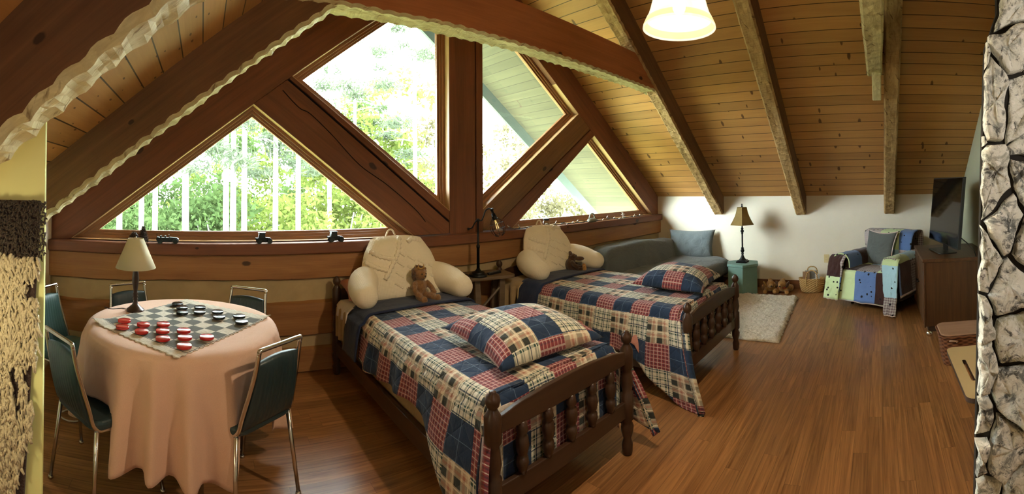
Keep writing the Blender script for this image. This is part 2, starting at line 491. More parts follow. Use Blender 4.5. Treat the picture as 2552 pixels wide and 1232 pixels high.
def grid_sheet(bm, nu, nv, fn, uvfn=None, thick=0.0, mi=0):
    """fn(a,b) -> Vector for a,b in 0..1; uv in metres from uvfn; thickness handled by a solidify modifier"""
    uvl = bm.loops.layers.uv.verify()
    V = [[bm.verts.new(fn(i / nu, j / nv)) for j in range(nv + 1)] for i in range(nu + 1)]
    for i in range(nu):
        for j in range(nv):
            f_ = bm.faces.new((V[i][j], V[i + 1][j], V[i + 1][j + 1], V[i][j + 1])); f_.material_index = mi
            if uvfn:
                for l, (a, b) in zip(f_.loops, ((i, j), (i + 1, j), (i + 1, j + 1), (i, j + 1))):
                    l[uvl].uv = uvfn(a / nu, b / nv)
    return V

def solid(o, t, off=-1, mo=0, rim=0):
    s = o.modifiers.new('thickness', 'SOLIDIFY'); s.thickness = t; s.offset = off
    s.material_offset = mo; s.material_offset_rim = rim
    return o

def nz(x, y=0.0, z=0.0): return noise.noise(Vector((x, y, z)))

def cushion(bm, w, h, t, n=24, p=2.6, corner=.06, uvscale=1.0, mi=(0, 0), flat=1.0, uvo=(0, 0), wr=.006, seed=0.0):
    """pillow lying in local XY, thickness along Z; front (+Z) and back share the rim"""
    uvl = bm.loops.layers.uv.verify()
    def P(a, b, s):
        u = 2 * a - 1; v = 2 * b - 1
        e = (1 - abs(u) ** p) * (1 - abs(v) ** p)
        hh = (max(e, 0) ** .55) * t * .5
        k = 1 - .07 * (1 - v * v) * abs(u) ** 3; k2 = 1 - .07 * (1 - u * u) * abs(v) ** 3
        c = 1 + corner * (abs(u * v)) ** 2
        x = u * w * .5 * k * c; y = v * h * .5 * k2 * c
        return Vector((x, y, s * hh * (flat if s < 0 else 1) + wr * nz(x * 9 + seed, y * 9, s) * e))
    for s in (1, -1):
        V = [[bm.verts.new(P(i / n, j / n, s)) for j in range(n + 1)] for i in range(n + 1)]
        for i in range(n):
            for j in range(n):
                q = (V[i][j], V[i + 1][j], V[i + 1][j + 1], V[i][j + 1])
                ij = ((i, j), (i + 1, j), (i + 1, j + 1), (i, j + 1))
                f_ = bm.faces.new(q if s > 0 else q[::-1]); f_.material_index = mi[0] if s > 0 else mi[1]
                for l, (a, b) in zip(f_.loops, ij if s > 0 else ij[::-1]):
                    l[uvl].uv = ((a / n) * w * uvscale + uvo[0], (b / n) * h * uvscale + uvo[1])
    bmesh.ops.remove_doubles(bm, verts=bm.verts[:], dist=1e-5)
    return P

def rounded_rect(x0, x1, y0, y1, r, n=5):
    pts = []
    for cx, cy, a0 in ((x1 - r, y1 - r, 0), (x0 + r, y1 - r, pi / 2), (x0 + r, y0 + r, pi), (x1 - r, y0 + r, 3 * pi / 2)):
        for k in range(n + 1):
            a = a0 + pi / 2 * k / n
            pts.append((cx + r * cos(a), cy + r * sin(a)))
    return pts

def remesh(o, voxel=.012, smooth=4):
    r = o.modifiers.new('skin', 'REMESH'); r.mode = 'VOXEL'; r.voxel_size = voxel; r.use_smooth_shade = True
    if smooth:
        s = o.modifiers.new('soft', 'SMOOTH'); s.iterations = smooth; s.factor = .5
    return o
# ------------------------------------------------------------------ the room
XP, RX, LX, WT, D = 2.472, 6.218, -1.274, 1.362, 3.5
def zr(x): return WT + .75 * (RX - x)
def zl(x): return WT + .75 * (x - LX)
RZ = zr(XP)

def S(o, label=None):
    o['kind'] = 'structure'
    if label: o['label'] = label
    return o

bm = newbm(); box(bm, LX - .12, RX + .12, -3.6, 3.66, -.14, 0)
S(link('floor', bm, M['floor']))
M['soffit'] = wood('darkened_soffit', (.058, .056, .026), (.036, .036, .016), along=1, cross=(0, 2), plank=.1095, rough=.7, knots=.4, groove=.3, gw=.022, length=3.3, var=.3)  # ceiling boards darkened in colour to hold down the bright outdoor light
# two roof slopes: tongue and groove boards running along the ridge, carried on past the gable as an overhang
bm = newbm(); prism(bm, [(RX + .5, zr(RX + .5)), (XP, RZ), (XP, RZ + .16), (RX + .5, zr(RX + .5) + .16)], -3.6, 3.62)
S(link('ceiling', bm, M['ceil']))
bm = newbm(); prism(bm, [(RX + .5, zr(RX + .5)), (XP, RZ), (XP, RZ + .16), (RX + .5, zr(RX + .5) + .16)], 3.62, 5.10)
S(link('roof_overhang', bm, M['soffit']))
bm = newbm(); prism(bm, [(LX - .5, zl(LX - .5)), (XP, RZ), (XP, RZ + .16), (LX - .5, zl(LX - .5) + .16)], -3.6, 3.62)
S(link('ceiling', bm, M['ceil']))
bm = newbm(); prism(bm, [(LX - .5, zl(LX - .5)), (XP, RZ), (XP, RZ + .16), (LX - .5, zl(LX - .5) + .16)], 3.62, 5.10)
S(link('roof_overhang', bm, M['soffit']))
M['fascia'] = plain('painted_fascia', (.06, .085, .06), .7)
for sgn in (1, -1):
    bm = newbm()
    if sgn > 0: pts = [(RX + .5, zr(RX + .5) + .16), (XP, RZ + .16), (XP, RZ - .20), (RX + .5, zr(RX + .5) - .20)]
    else: pts = [(LX - .5, zl(LX - .5) + .16), (XP, RZ + .16), (XP, RZ - .20), (LX - .5, zl(LX - .5) - .20)]
    prism(bm, pts, 5.10, 5.15)
    S(link('trim_1' if sgn > 0 else 'trim_2', bm, M['fascia']))

bm = newbm(); prism(bm, [(-3.6, 0), (3.66, 0), (3.66, WT + .02), (-3.6, WT + .02)], RX, RX + .12, 'x')
S(link('wall_right', bm, M['plaster']))
bm = newbm(); prism(bm, [(-3.6, 0), (3.66, 0), (3.66, WT + .02), (-3.6, WT + .02)], LX - .12, LX, 'x')
S(link('wall_left', bm, M['plaster']))
bm = newbm(); prism(bm, [(1.29, 0), (RX, 0), (RX, WT), (XP, RZ), (1.29, zl(1.29))], -1.29, -1.19)
S(link('wall_back', bm, M['plaster3']))
bm = newbm(); prism(bm, [(LX, 0), (1.40, 0), (1.40, zl(1.40)), (LX, WT)], -3.6, -3.5)
S(link('wall_rear', bm, M['plaster']))
bm = newbm(); prism(bm, [(-3.5, 0), (-1.29, 0), (-1.29, zl(1.29)), (-3.5, zl(1.29))], 1.29, 1.39, 'x')
S(link('wall_stair', bm, M['plaster']))
bm = newbm(); box(bm, RX - .018, RX, -1.19, 3.46, 0, .125)
S(link('baseboard_right', bm, M['base'], bevel=.004))
bm = newbm(); box(bm, 1.29, RX - .018, -1.19, -1.172, 0, .125)
S(link('baseboard_back', bm, M['base'], bevel=.004))
# partition stub on the left, painted pale yellow
bm = newbm(); prism(bm, [(LX, 0), (-.634, 0), (-.634, zl(-.634)), (LX, WT)], 1.66, 1.676)
S(link('wall_partition', bm, M['plaster2']))

# hewn log wall under the windows: courses of logs with mortar between
bands = [(0, .20, 0), (.20, .30, 1), (.30, .585, 0), (.585, .755, 1), (.755, .985, 0)]
edges = [b[0] for b in bands] + [.985]
bm = newbm(); NX = 110
def edge_z(i, x):
    if i in (0, 5): return edges[i]
    return edges[i] + .016 * nz(x * 1.7, i * 9.1) + .006 * nz(x * 7, i * 3.3)
for bi, (za, zb, mi) in enumerate(bands):
    prev = None
    for k in range(NX + 1):
        x = LX + (RX - LX) * k / NX
        a, b = edge_z(bi, x), edge_z(bi + 1, x)
        row = []
        for t in (0, .06, .3, .7, .94, 1):
            z = a + (b - a) * t
            if mi == 0: y = 3.5 - (.045 + .006 * nz(x * 3, z * 5)) * min(1, 4 * t * (1 - t) + (.72 if 0 < t < 1 else 0))
            else: y = 3.495 + .006 * nz(x * 4, z * 14)
            row.append(bm.verts.new((x, y, z)))
        if prev:
            for q in range(5):
                f_ = bm.faces.new((prev[q], row[q], row[q + 1], prev[q + 1])); f_.material_index = mi
        prev = row
box(bm, LX, RX, 3.53, 3.66, 0, .985)
S(link('wall_front', bm, [M['log'], M['chink']]))

# gable timbers, flush with one another
TL = [(-1.093, 1.08), (.419, 2.211), (1.877, 1.08)]
QL = [(.740, 2.455), (2.27, 3.605), (2.27, 1.298)]
mir = lambda P: [(2 * XP - x, z) for x, z in P]
TR, QR = mir(TL), mir(QL)

def timber(name, pts, ang, y0, y1, mat, label, bevel=.006):
    a = radians(ang); px, pz = pts[0]
    loc = [((x - px) * cos(a) + (z - pz) * sin(a), -(x - px) * sin(a) + (z - pz) * cos(a)) for x, z in pts]
    bm = newbm(); prism(bm, loc, y0, y1)
    o = link(name, bm, mat, bevel=bevel)
    o.location = (px, 0, pz); o.rotation_euler = (0, -a, 0)
    return tag(o, label, 'timber', kind='structure')

lo = lambda x: 1.898 + .748 * x
Y0, Y1 = D, D + .16
timber('gable_rafter_beam', [(LX, lo(LX)), (2.27, lo(2.27)), (2.27, zl(2.27)), (LX, WT)], 36.8, Y0, Y1, M['stain'], 'stained sloping timber above the long triangular window on the table side')
timber('gable_rafter_beam', [(2.674, lo(2.27)), (RX, lo(LX)), (RX, WT), (2.674, zr(2.674))], -36.8, Y0, Y1, M['stain'], 'stained sloping timber meeting the white knee wall beside the small triangular window')
bm = newbm(); box(bm, 2.27, 2.578, Y0, Y1, 1.07, RZ - .12)
box(bm, 2.592, 2.674, Y0, Y1, 1.07, RZ - .12); box(bm, 2.575, 2.60, Y0 + .03, Y1, 1.07, RZ - .12, 1)
tag(link('king_post_beam', bm, [M['stain_v'], M['dark']], bevel=.005), 'upright stained post in the middle of the window gable', 'timber', kind='structure')
timber('diagonal_brace_beam', [(.419, 2.211), (1.877, 1.08), (2.262, 1.08), (2.262, 1.183), (.70, 2.42)], -37.8, Y0, Y1, M['stain'], 'broad cracked brace sloping down from the rafter to the post, over the table-side triangle')
timber('brace_strip_beam', [(.718, 2.432), (2.27, 1.20), (2.27, 1.298), (.740, 2.455)], -37.8, Y0 + .004, Y1, M['stain'], 'narrow strip along the upper edge of the table-side brace')
timber('diagonal_brace_beam', [(2.674, 1.08), (2.674, 1.298), (4.204, 2.455), (4.432, 2.283), (2.775, 1.08)], 37.1, Y0, Y1, M['rafter'], 'greyish brace rising from the post to the rafter on the sofa side')
timber('brace_strip_beam', [(2.79, 1.08), (4.444, 2.275), (4.525, 2.211), (3.067, 1.08)], 37.1, Y0 + .004, Y1, M['stain'], 'reddish strip along the lower edge of the sofa-side brace')
bm = newbm(); prism(bm, [(.69, 2.40), (2.27, 1.15), (2.27, 1.23), (.73, 2.45)], Y0 + .03, Y1 - .02)
prism(bm, [(2.755, 1.08), (4.42, 2.27), (4.46, 2.25), (2.83, 1.08)], Y0 + .03, Y1 - .02)
S(link('trim_3', bm, M['dark']))
bm = newbm(); box(bm, LX, RX, D - .085, D + .16, .978, 1.072)
S(link('window_sill', bm, M['stain'], bevel=.01))
# small crack in the big brace
bm = newbm()
tube(bm, smoothpath([(.66, D - .001, 2.33), (.80, D - .001, 2.19), (.90, D - .001, 2.14), (1.10, D - .001, 1.96), (1.34, D - .001, 1.72), (1.60, D - .001, 1.55), (1.88, D - .001, 1.33), (2.00, D - .001, 1.20)], 6), [.004] * 42 + [.001], 5)
S(link('trim_4', bm, M['dark']))

# windows -------------------------------------------------------------
def inset(P, d):
    n = len(P); out = []
    A = sum(P[i][0] * P[(i + 1) % n][1] - P[(i + 1) % n][0] * P[i][1] for i in range(n))
    s = 1 if A > 0 else -1
    L = []
    for i in range(n):
        (xa, za), (xb, zb) = P[i], P[(i + 1) % n]
        l = hypot(xb - xa, zb - za); nx, nz_ = -(zb - za) / l * s, (xb - xa) / l * s
        L.append((xa + nx * d, za + nz_ * d, xb - xa, zb - za))
    for i in range(n):
        x1, z1, dx1, dz1 = L[i - 1]; x2, z2, dx2, dz2 = L[i]
        t = ((x2 - x1) * dz2 - (z2 - z1) * dx2) / (dx1 * dz2 - dz1 * dx2)
        out.append((x1 + dx1 * t, z1 + dz1 * t))
    return out

def ring(bm, P, d0, d1, y0, y1, mi=0):
    A, B = inset(P, d0), inset(P, d1); n = len(P)
    vs = [[bm.verts.new((p[0], y, p[1])) for p in Q] for Q in (A, B) for y in (y0, y1)]
    a0, a1, b0, b1 = vs
    for i in range(n):
        j = (i + 1) % n
        for q in ((a0[i], a0[j], b0[j], b0[i]), (a1[i], b1[i], b1[j], a1[j]), (b0[i], b0[j], b1[j], b1[i]), (a0[i], a1[i], a1[j], a0[j])):
            bm.faces.new(q).material_index = mi

wl = ['large triangular window over the table, trees behind it', 'tall kite-shaped window left of the post, cut by the tie beam', 'kite-shaped window on the sofa side of the post, roof overhang showing', 'small triangular window above the sofa end, roof overhang showing']
M['trimL'] = plain('window_frame_wood', (.30, .14, .06), .4, var=.15)
M['reveal'] = plain('lit_reveal_wood', (.48, .30, .14), .4, var=.1)  # paler than the frame: daylight on the reveals put into the colour
for k, P in enumerate((TL, QL, QR, TR)):
    w = thing('window_%d' % (k + 1), wl[k], 'window', (sum(p[0] for p in P) / 3, D, 1.08 if len(P) == 3 and k in (0, 3) else 1.3), kind='structure')
    off = w.location.copy()
    bm = newbm()
    ring(bm, P, -.002, .004, D + .004, D + .17, 1)
    ring(bm, P, 0, .030, D + .085, D + .17); ring(bm, P, .028, .052, D + .102, D + .165); ring(bm, P, .050, .072, D + .118, D + .16)
    for v in bm.verts: v.co -= off
    link('window_frame', bm, [M['trimL'], M['reveal']], w, bevel=.003)
    G = inset(P, .066)
    bm = newbm(); prism(bm, G, D + .138, D + .144)
    for v in bm.verts: v.co -= off
    link('pane', bm, M['glass'], w)

# exposed rafters and tie beams: sawn sides, adzed underside ----------------
def hewn(name, L, w, d, seed, label, mats, N=230, amp=1.0, top=None):
    bm = newbm(); rows = []
    for k in range(N + 1):
        x = L * k / N
        ph = x / .10 + .35 * nz(x * 1.3, seed)
        sc = abs(sin(pi * ph))
        def zb(j): return -d + amp * (.012 * nz(x * 1.9, seed + j * 2.0) + .011 * abs(sin(pi * (ph + j * .22))) + .004 * nz(x * 13, seed + j))
        zt = 0.0
        if top: zt = top(x)
        e = .012 * nz(x * 2.3, seed + 30) * amp; e2 = .012 * nz(x * 2.1, seed + 60) * amp
        ch = .018 * amp
        ring_ = [(-w / 2, zt), (-w / 2 + e * .3, zb(0) + ch), (-w / 2 + ch + e, zb(0)), (0.01 * nz(x * 3, seed), zb(1) + .004), (w / 2 - ch + e2, zb(2)), (w / 2 + e2 * .3, zb(2) + ch), (w / 2, zt)]
        rows.append([bm.verts.new((x, y, min(z, zt - .002) if i not in (0, 6) else z)) for i, (y, z) in enumerate(ring_)])
    for a, b in zip(rows, rows[1:]):
        for q in range(6):
            f_ = bm.faces.new((a[q], a[q + 1], b[q + 1], b[q])); f_.material_index = 1 if 1 <= q <= 4 else 0
        bm.faces.new((a[6], a[0], b[0], b[6]))
    bm.faces.new(rows[0]); bm.faces.new(rows[-1][::-1])
    o = link(name, bm, mats)
    return tag(o, label, 'beam', kind='structure')

A = math.atan(.75)
SL = hypot(RX - XP, RZ - WT)
lab = {0: ('sloping rafter ending on the white wall between the sofa and the lamp', 'sloping rafter with pale adzed edge next to the table-side triangular window'),
       1: ('sloping rafter ending on the white wall past the lamp', 'nearest sloping rafter with wide pale adzed underside above the yellow partition'),
       2: ('sloping rafter ending on the white wall above the patchwork armchair', 'sloping rafter overhead behind the pale adzed one')}
for k, (yr, yl) in enumerate(((2.417, 2.465), (1.135, 1.078), (-.149, -.14))):
    o = hewn('rafter_beam', SL + .14, .155, .252, 10 + k * 7, lab[k][0], [M['rafter'], M['hewn2']])
    o.location = (XP, yr, RZ); o.rotation_euler = (0, A, 0)
    o = hewn('rafter_beam', SL + .14, .17, .252, 40 + k * 7, lab[k][1], [M['rafter'], M['hewn']], amp=1.25)
    o.location = (LX - .112, yl, WT - .084); o.rotation_euler = (0, -A, 0)
# tie beams: their ends are cut to the roof slope
X0t = .36
def tie_top(x):
    X = X0t + x
    return min(0.0, zl(X) - 2.905 - .004, zr(X) - 2.905 - .004)
o = hewn('tie_beam', 4.584 - X0t, .18, .325, 91, 'big horizontal tie beam with rope-like adzed lower edge crossing in front of the windows', [M['tie'] if 'tie' in M else M['stain'], M['hewn']], N=230, top=tie_top)
o.location = (X0t, 2.45, 2.905)
o = hewn('tie_beam', 3.93, .15, .325, 77, 'tie beam end overhead beside the rafter above the armchair', [M['rafter'], M['hewn']], N=60, top=tie_top)
o.location = (X0t, .025, 2.905)
bm = newbm(); box(bm, -.16, .16, -.045, .045, -.09, .09)
o = tag(link('tie_packing_block', bm, M['hewn'], bevel=.008), 'short pale block tucked under the tie beam end above the armchair', 'block', kind='structure')
o.location = (4.30, .005, 2.53); o.rotation_euler = (0, A, 0)

# fieldstone facing on the partition end at the far side ------------------------
def clip(poly, a, b, c):
    out = []
    for i in range(len(poly)):
        p, q = poly[i - 1], poly[i]
        dp, dq = a * p[0] + b * p[1] - c, a * q[0] + b * q[1] - c
        if (dp <= 0) != (dq <= 0):
            t = dp / (dp - dq); out.append((p[0] + (q[0] - p[0]) * t, p[1] + (q[1] - p[1]) * t))
        if dq <= 0: out.append(q)
    return out
def stone_edge(z):
    for (za, ya), (zb, yb) in zip([(0, -.258), (.57, -.268), (1.5, -.303), (1.92, -.322), (2.03, -.362), (3.4, -.372)], [(.57, -.268), (1.5, -.303), (1.92, -.322), (2.03, -.362), (3.4, -.372)]):
        if z <= zb: return ya + (yb - ya) * (z - za) / (zb - za)
    return -.372
rs = random.Random(11)
seeds = []
zz = -.1; row = 0
while zz < 3.3:
    hgt = rs.uniform(.13, .2)
    yy = -.24 - rs.uniform(0, .05)
    while yy > -1.3:
        seeds.append((yy + rs.uniform(-.035, .035), zz + rs.uniform(-.07, .07) - (yy + .3) * .75)); yy -= rs.uniform(.07, .15)
    zz += hgt; row += 1
seeds = [(y_, z_) for y_, z_ in seeds if z_ < 3.4]
bm = newbm(); cl = bm.loops.layers.float_color.new('stone')
for i, (sy, sz) in enumerate(seeds):
    poly = [(sy - .4, sz - .5), (sy + .4, sz - .5), (sy + .4, sz + .5), (sy - .4, sz + .5)]
    for j, (ty, tz) in enumerate(seeds):
        if i != j and abs(ty - sy) < .5 and abs(tz - sz) < .6:
            a, b = ty - sy, tz - sz
            poly = clip(poly, a * 2.0, b, (2.0 * (ty * ty - sy * sy) + tz * tz - sz * sz) / 2)
            if len(poly) < 3: break
    if len(poly) < 3: continue
    poly = clip(poly, 0, -1, 0); poly = clip(poly, -1, 0, 1.18) if len(poly) > 2 else poly
    if len(poly) > 2:
        e0, e1 = stone_edge(max(0, sz - .12)), stone_edge(sz + .12); sl = (e1 - e0) / .24
        poly = clip(poly, 1, -sl, stone_edge(sz) - sl * sz)
    if len(poly) < 3: continue
    cyy = sum(p[0] for p in poly) / len(poly); czz = sum(p[1] for p in poly) / len(poly)
    poly = [p for k_, p in enumerate(poly) if hypot(p[0] - poly[k_ - 1][0], p[1] - poly[k_ - 1][1]) > .012]
    if len(poly) < 3: continue
    R = []
    n_ = len(poly)
    for k_ in range(n_):
        p, q = poly[k_], poly[(k_ + 1) % n_]
        m = max(1, int(hypot(q[0] - p[0], q[1] - p[1]) / .014))
        for t in range(m): R.append((p[0] + (q[0] - p[0]) * t / m, p[1] + (q[1] - p[1]) * t / m))
    hgt = rs.uniform(.022, .05); col = (rs.random(), rs.random(), rs.random(), 1)
    tiltY, tiltZ = rs.uniform(-.22, .22), rs.uniform(-.2, .2)
    rings_ = []
    for sc, hh in ((.985, 0), (.972, .55), (.94, .88), (.80, 1.0), (.6, 1.0), (.4, 1.01), (.2, 1.02)):
        rg = []
        for (py, pz) in R:
            dy, dz = py - cyy, pz - czz
            L_ = hypot(dy, dz); k2 = max(.2, sc - (.006 / max(L_, .01)))
            jy = .010 * nz(py * 22, pz * 22, i); jz = .012 * nz(py * 18, pz * 18, i + 50)
            h2 = hgt * hh + (.013 * nz(py * 18, pz * 18, i) + .008 * nz(py * 55, pz * 55, i) + tiltY * dy + tiltZ * dz) * hh
            rg.append(bm.verts.new((1.262 - h2, cyy + dy * k2 + jy, czz + dz * k2 + jz)))
        rings_.append(rg)
    fs = []
    for a, b in zip(rings_, rings_[1:]):
        for k_ in range(len(R)):
            fs.append(bm.faces.new((a[k_], a[(k_ + 1) % len(R)], b[(k_ + 1) % len(R)], b[k_])))
    cv = bm.verts.new((1.262 - hgt * 1.05, cyy, czz))
    for k_ in range(len(R)): fs.append(bm.faces.new((rings_[-1][k_], rings_[-1][(k_ + 1) % len(R)], cv)))
    for q_, f_ in enumerate(fs):
        f_.smooth = q_ >= 2 * len(R)
        for l in f_.loops: l[cl] = col
N = NT('fieldstone')
at = N.n.new('ShaderNodeAttribute'); at.attribute_name = 'stone'
r_, g_, b_ = N.sep(at.outputs['Color'])
co = N.coord('Object')
base = N.ramp(r_, [(0.0, (.33, .34, .31)), (.4, (.22, .235, .225)), (.7, (.40, .405, .345)), (.9, (.48, .46, .28)), (1.0, (.40, .42, .40))])
n1 = N.noise(co, 14, 6, .7, 1.2); n2 = N.noise(co, 45, 5, .7, .5)
col = N.mix(N.ramp(n1, [(.40, 0.0), (.50, 1.0)]), base, (.80, .80, .71, 1))
col = N.mix(N.ramp(n2, [(.54, 0.0), (.59, .95)]), col, (.90, .89, .82, 1))
col = N.mix(N.ramp(N.noise(co, 20, 6, .75, 1.0), [(.54, 0.0), (.62, .92)]), col, (.05, .05, .045, 1))
N.bump(N.math('ADD', n1, N.math('MULTIPLY', n2, .5)), .7, .015)
M['stone'] = N.set(col, .9, spec=.15)
wall = thing('wall_stone', 'grey and cream fieldstone facing with dark joints on the partition end', 'wall', (1.262, -.7, 0), kind='structure')
for v in bm.verts: v.co -= Vector((1.262, -.7, 0))
link('stone_facing', bm, M['stone'], wall)
bm = newbm()
zs = [0, .57, 1.5, 1.92, 2.03, 2.6, zl(1.27)]
pts = [(stone_edge(z) - .004 + .7, z) for z in zs] + [(-1.19 + .7, zs[-1]), (-1.19 + .7, 0)]
prism(bm, pts, .004, .028, 'x')
link('joint_backing', bm, [M['joint'] if 'joint' in M else M['dark']], wall)
# ------------------------------------------------------------------ beds
def profile_post(h, r, finial=True):
    """turned bed post: square-ish shoulder block with ball finial"""
    z = h
    return [(r * .62, 0), (r * .8, .015), (r * .85, .06), (r * .6, .09), (r * .95, .13), (r * 1.02, .16), (r * .7, .185), (r, .20), (r, .345),
            (r * .72, .355), (r * .98, .40), (r * .80, .45), (r * .70, .475), (r, .49), (r, h - .105), (r * .55, h - .075),
            (r * .48, h - .07), (r * .75, h - .06), (r * .88, h - .04), (r * .75, h - .02), (r * .38, h - .009), (r * .42, h - .004), (r * .25, h)]

def make_bed(label, W, L, loc, rz, spindles, post_h=.695):
    """local: foot end at y=0, head at y=L, x centred"""
    b = thing('wooden_bed', label, 'bed', loc, rz, 'twin beds')
    # footboard
    for sx in (-1, 1):
        bm = newbm(); lathe(bm, profile_post(post_h, .037), 20); link('post', bm, M['bedz'], b, smooth=True, loc=(sx * W / 2, 0, 0))
        bm = newbm(); lathe(bm, profile_post(post_h + .10, .037), 20); link('post', bm, M['bedz'], b, smooth=True, loc=(sx * W / 2, L, 0))
    def top(x):
        a = abs(x) / (W / 2)
        if a < .62: return .612 + .018 * (1 - (a / .62) ** 2)
        t = (a - .62) / .38
        return .612 - .030 * (t * t * (3 - 2 * t))
    for y, dz, nm in ((0, 0, 'foot_rail'), (L, .10, 'head_rail')):
        bm = newbm(); n = 36
        xs = [-W / 2 + .02 + (W - .04) * k / n for k in range(n + 1)]
        pts = [(x, top(x) + dz) for x in xs] + [(x, (.515 if nm == 'foot_rail' else .36) + dz) for x in xs[::-1]]
        prism(bm, pts, y - .012, y + .012); link(nm, bm, M['bed'], b, bevel=.004)
    bm = newbm(); box(bm, -W / 2, W / 2, -.012, .012, .215, .305); link('lower_rail', bm, M['bed'], b, bevel=.004)
    for k in range(spindles):
        x = -W / 2 + W * (k + 1) / (spindles + 1)
        bm = newbm(); lathe(bm, [(.018, .30), (.022, .32), (.030, .345), (.026, .37), (.019, .375), (.026, .39), (.031, .42), (.027, .455), (.019, .465), (.028, .48), (.023, .50), (.019, .52)], 14, (x, 0, 0))
        link('spindle', bm, M['bedz'], b, smooth=True)
    for sx in (-1, 1):
        bm = newbm(); box(bm, sx * W / 2 - .014, sx * W / 2 + .014, .02, L - .02, .165, .27); link('side_rail', bm, M['bedy'], b, bevel=.004)
    bm = newbm(); prism(bm, rounded_rect(-W / 2 + .035, W / 2 - .035, .045, L - .05, .05), .24, .40, 'z'); link('box_spring', bm, M['tan_sheet'], b, bevel=.02)
    bm = newbm(); prism(bm, rounded_rect(-W / 2 + .03, W / 2 - .03, .045, L - .05, .06), .405, .60, 'z'); link('mattress', bm, M['white_sheet'], b, bevel=.03, bseg=3)
    return b
M['bedy'] = wood('dark_bed_rail', (.060, .028, .014), (.034, .016, .009), along=1, cross=(0, 2), knots=0, rough=.38, bump=.08)
BED1 = dict(W=.96, L=2.0, loc=(1.57, 1.37, 0)); BED2 = dict(W=1.03, L=2.02, loc=(3.268, 1.322, 0))
make_bed('near dark wooden twin bed, spindle footboard, closest to the round table', BED1['W'], BED1['L'], BED1['loc'], 0, 5)
make_bed('far dark wooden twin bed standing in front of the grey sofa', BED2['W'], BED2['L'], BED2['loc'], 0, 6)

def quilt(name, W, L, mat, label, loc, seed, hem_l, hem_r, yhead, ztop=.628, flare=(1, 1)):
    """drape over the mattress; s runs across the bed, t from foot (0) to head"""
    q = thing(name, label, 'quilt', loc, 0, 'patchwork quilts on the beds')
    bm = newbm()
    half = W / 2 - .015; R = .07
    DL, DR = hem_l, hem_r
    fd = .44                                        # what hangs inside the footboard
    ns, nt = 96, 120
    def shape(s, y):
        """cross-section at arc position s from centre: returns x, z, drop"""
        a = abs(s); sg = 1 if s >= 0 else -1
        flat = half - R
        if a <= flat:
            return s, ztop + .012 * (1 - (a / flat) ** 2), 0.0
        arc = a - flat
        if arc < R * pi / 2:
            th = arc / R
            return sg * (flat + R * sin(th)), ztop - R + R * cos(th), 0.0
        return sg * half, ztop - R - (arc - R * pi / 2), arc - R * pi / 2
    def hem(side, y):
        t = max(0.0, min(1.0, y / (L - .2)))
        base = (DL if side < 0 else DR)
        k = flare[0] if side < 0 else flare[1]
        corner = max(0.0, 1 - y / .55)
        return base + .03 * sin(y * 5 + seed) + k * .25 * corner ** 1.4
    def fn(a, b):
        t = -fd + (yhead + fd) * b
        y = t
        top_edge = half - R + R * pi / 2
        side = -1 if a < .5 else 1
        sl = top_edge + hem(-1, max(t, 0)); sr = top_edge + hem(1, max(t, 0))
        s = -sl + (sl + sr) * a
        x, z, dr = shape(s, y)
        rip = .5 * (1 + sin(t * 19 + seed + 2.2 * sin(t * 5 + seed)))
        out = dr * .10 + (rip * .035 + .012 * nz(t * 6, seed)) * min(1, dr / .18)
        corner = max(0.0, 1 - max(t, 0) / .45)
        sg = 1 if s >= 0 else -1
        if dr > 0:
            x += sg * (out + .015 + corner * .055 * min(1, dr / .3))
            z += .02 * min(1, dr / .2) * nz(t * 3, seed + 4)
            y -= corner ** 2 * min(.20, dr * .36)
        if t < 0:                                     # foot end folds down inside the footboard
            d = -t
            if dr <= 0:
                y = .060 - .02 * min(1, d / .05) - .012 * min(1, d / .2); z -= max(0, d - .02) + .01
                y += .012 + .008 * nz(s * 9, d * 5)
            else:
                y = .06 - corner ** 2 * min(.20, dr * .36) - .03 * d; z -= .02 * d
        else:
            k = min(1, t / .07)
            if dr <= 0:
                y = max(y, .085) if t < .085 else y
                z -= .03 * (1 - k) ** 2
        z += .007 * nz(s * 5, t * 5, seed) * (1 if dr <= 0 else .6)
        return Vector((x, y, max(z, .012)))
    def uvf(a, b):
        t = -fd + (yhead + fd) * b
        top_edge = half - R + R * pi / 2
        sl = top_edge + hem(-1, max(t, 0)); sr = top_edge + hem(1, max(t, 0))
        return (-sl + (sl + sr) * a + 3 + seed * .05, yhead - t + 2.99)
    grid_sheet(bm, ns, nt, fn, uvf)
    o = link('patchwork_top', bm, [mat, M['navy']], q, smooth=True)
    solid(o, .010, -1, 0)
    # navy turned-back band at the head
    bm = newbm()
    def fb(a, b):
        yy = yhead - .035 + .27 * b
        top_edge = half - R + R * pi / 2
        sl = top_edge + hem(-1, yhead) + .01; sr = top_edge + hem(1, yhead)
        s = -sl + (sl + sr) * a
        x, z, dr = shape(s, yy)
        sg = 1 if s >= 0 else -1
        if dr > 0: x += sg * (.026 + dr * .10 + .012 * min(1, dr / .1) + .008 * nz(yy * 9, dr * 5, seed))
        return Vector((x + (sg * .004 if dr > 0 else 0), yy, z + .008 + .004 * nz(s * 6, yy * 9, seed)))
    grid_sheet(bm, 80, 10, fb, lambda a, b: (a, b))
    o = link('navy_band', bm, M['navy'], q, smooth=True, ); solid(o, .012, 1)
    return q
quilt('patchwork_quilt', BED1['W'], BED1['L'], M['quilt'], 'plaid patchwork quilt on the near bed, hanging past the rail beside the table', BED1['loc'], 1.0, .205, .19, 1.44, flare=(1.5, 1.0))
quilt('patchwork_quilt', BED2['W'], BED2['L'], M['quilt2'], 'plaid patchwork quilt on the far bed, its corner trailing on the floor', BED2['loc'], 4.0, .27, .20, 1.48, flare=(1.85, -.7))

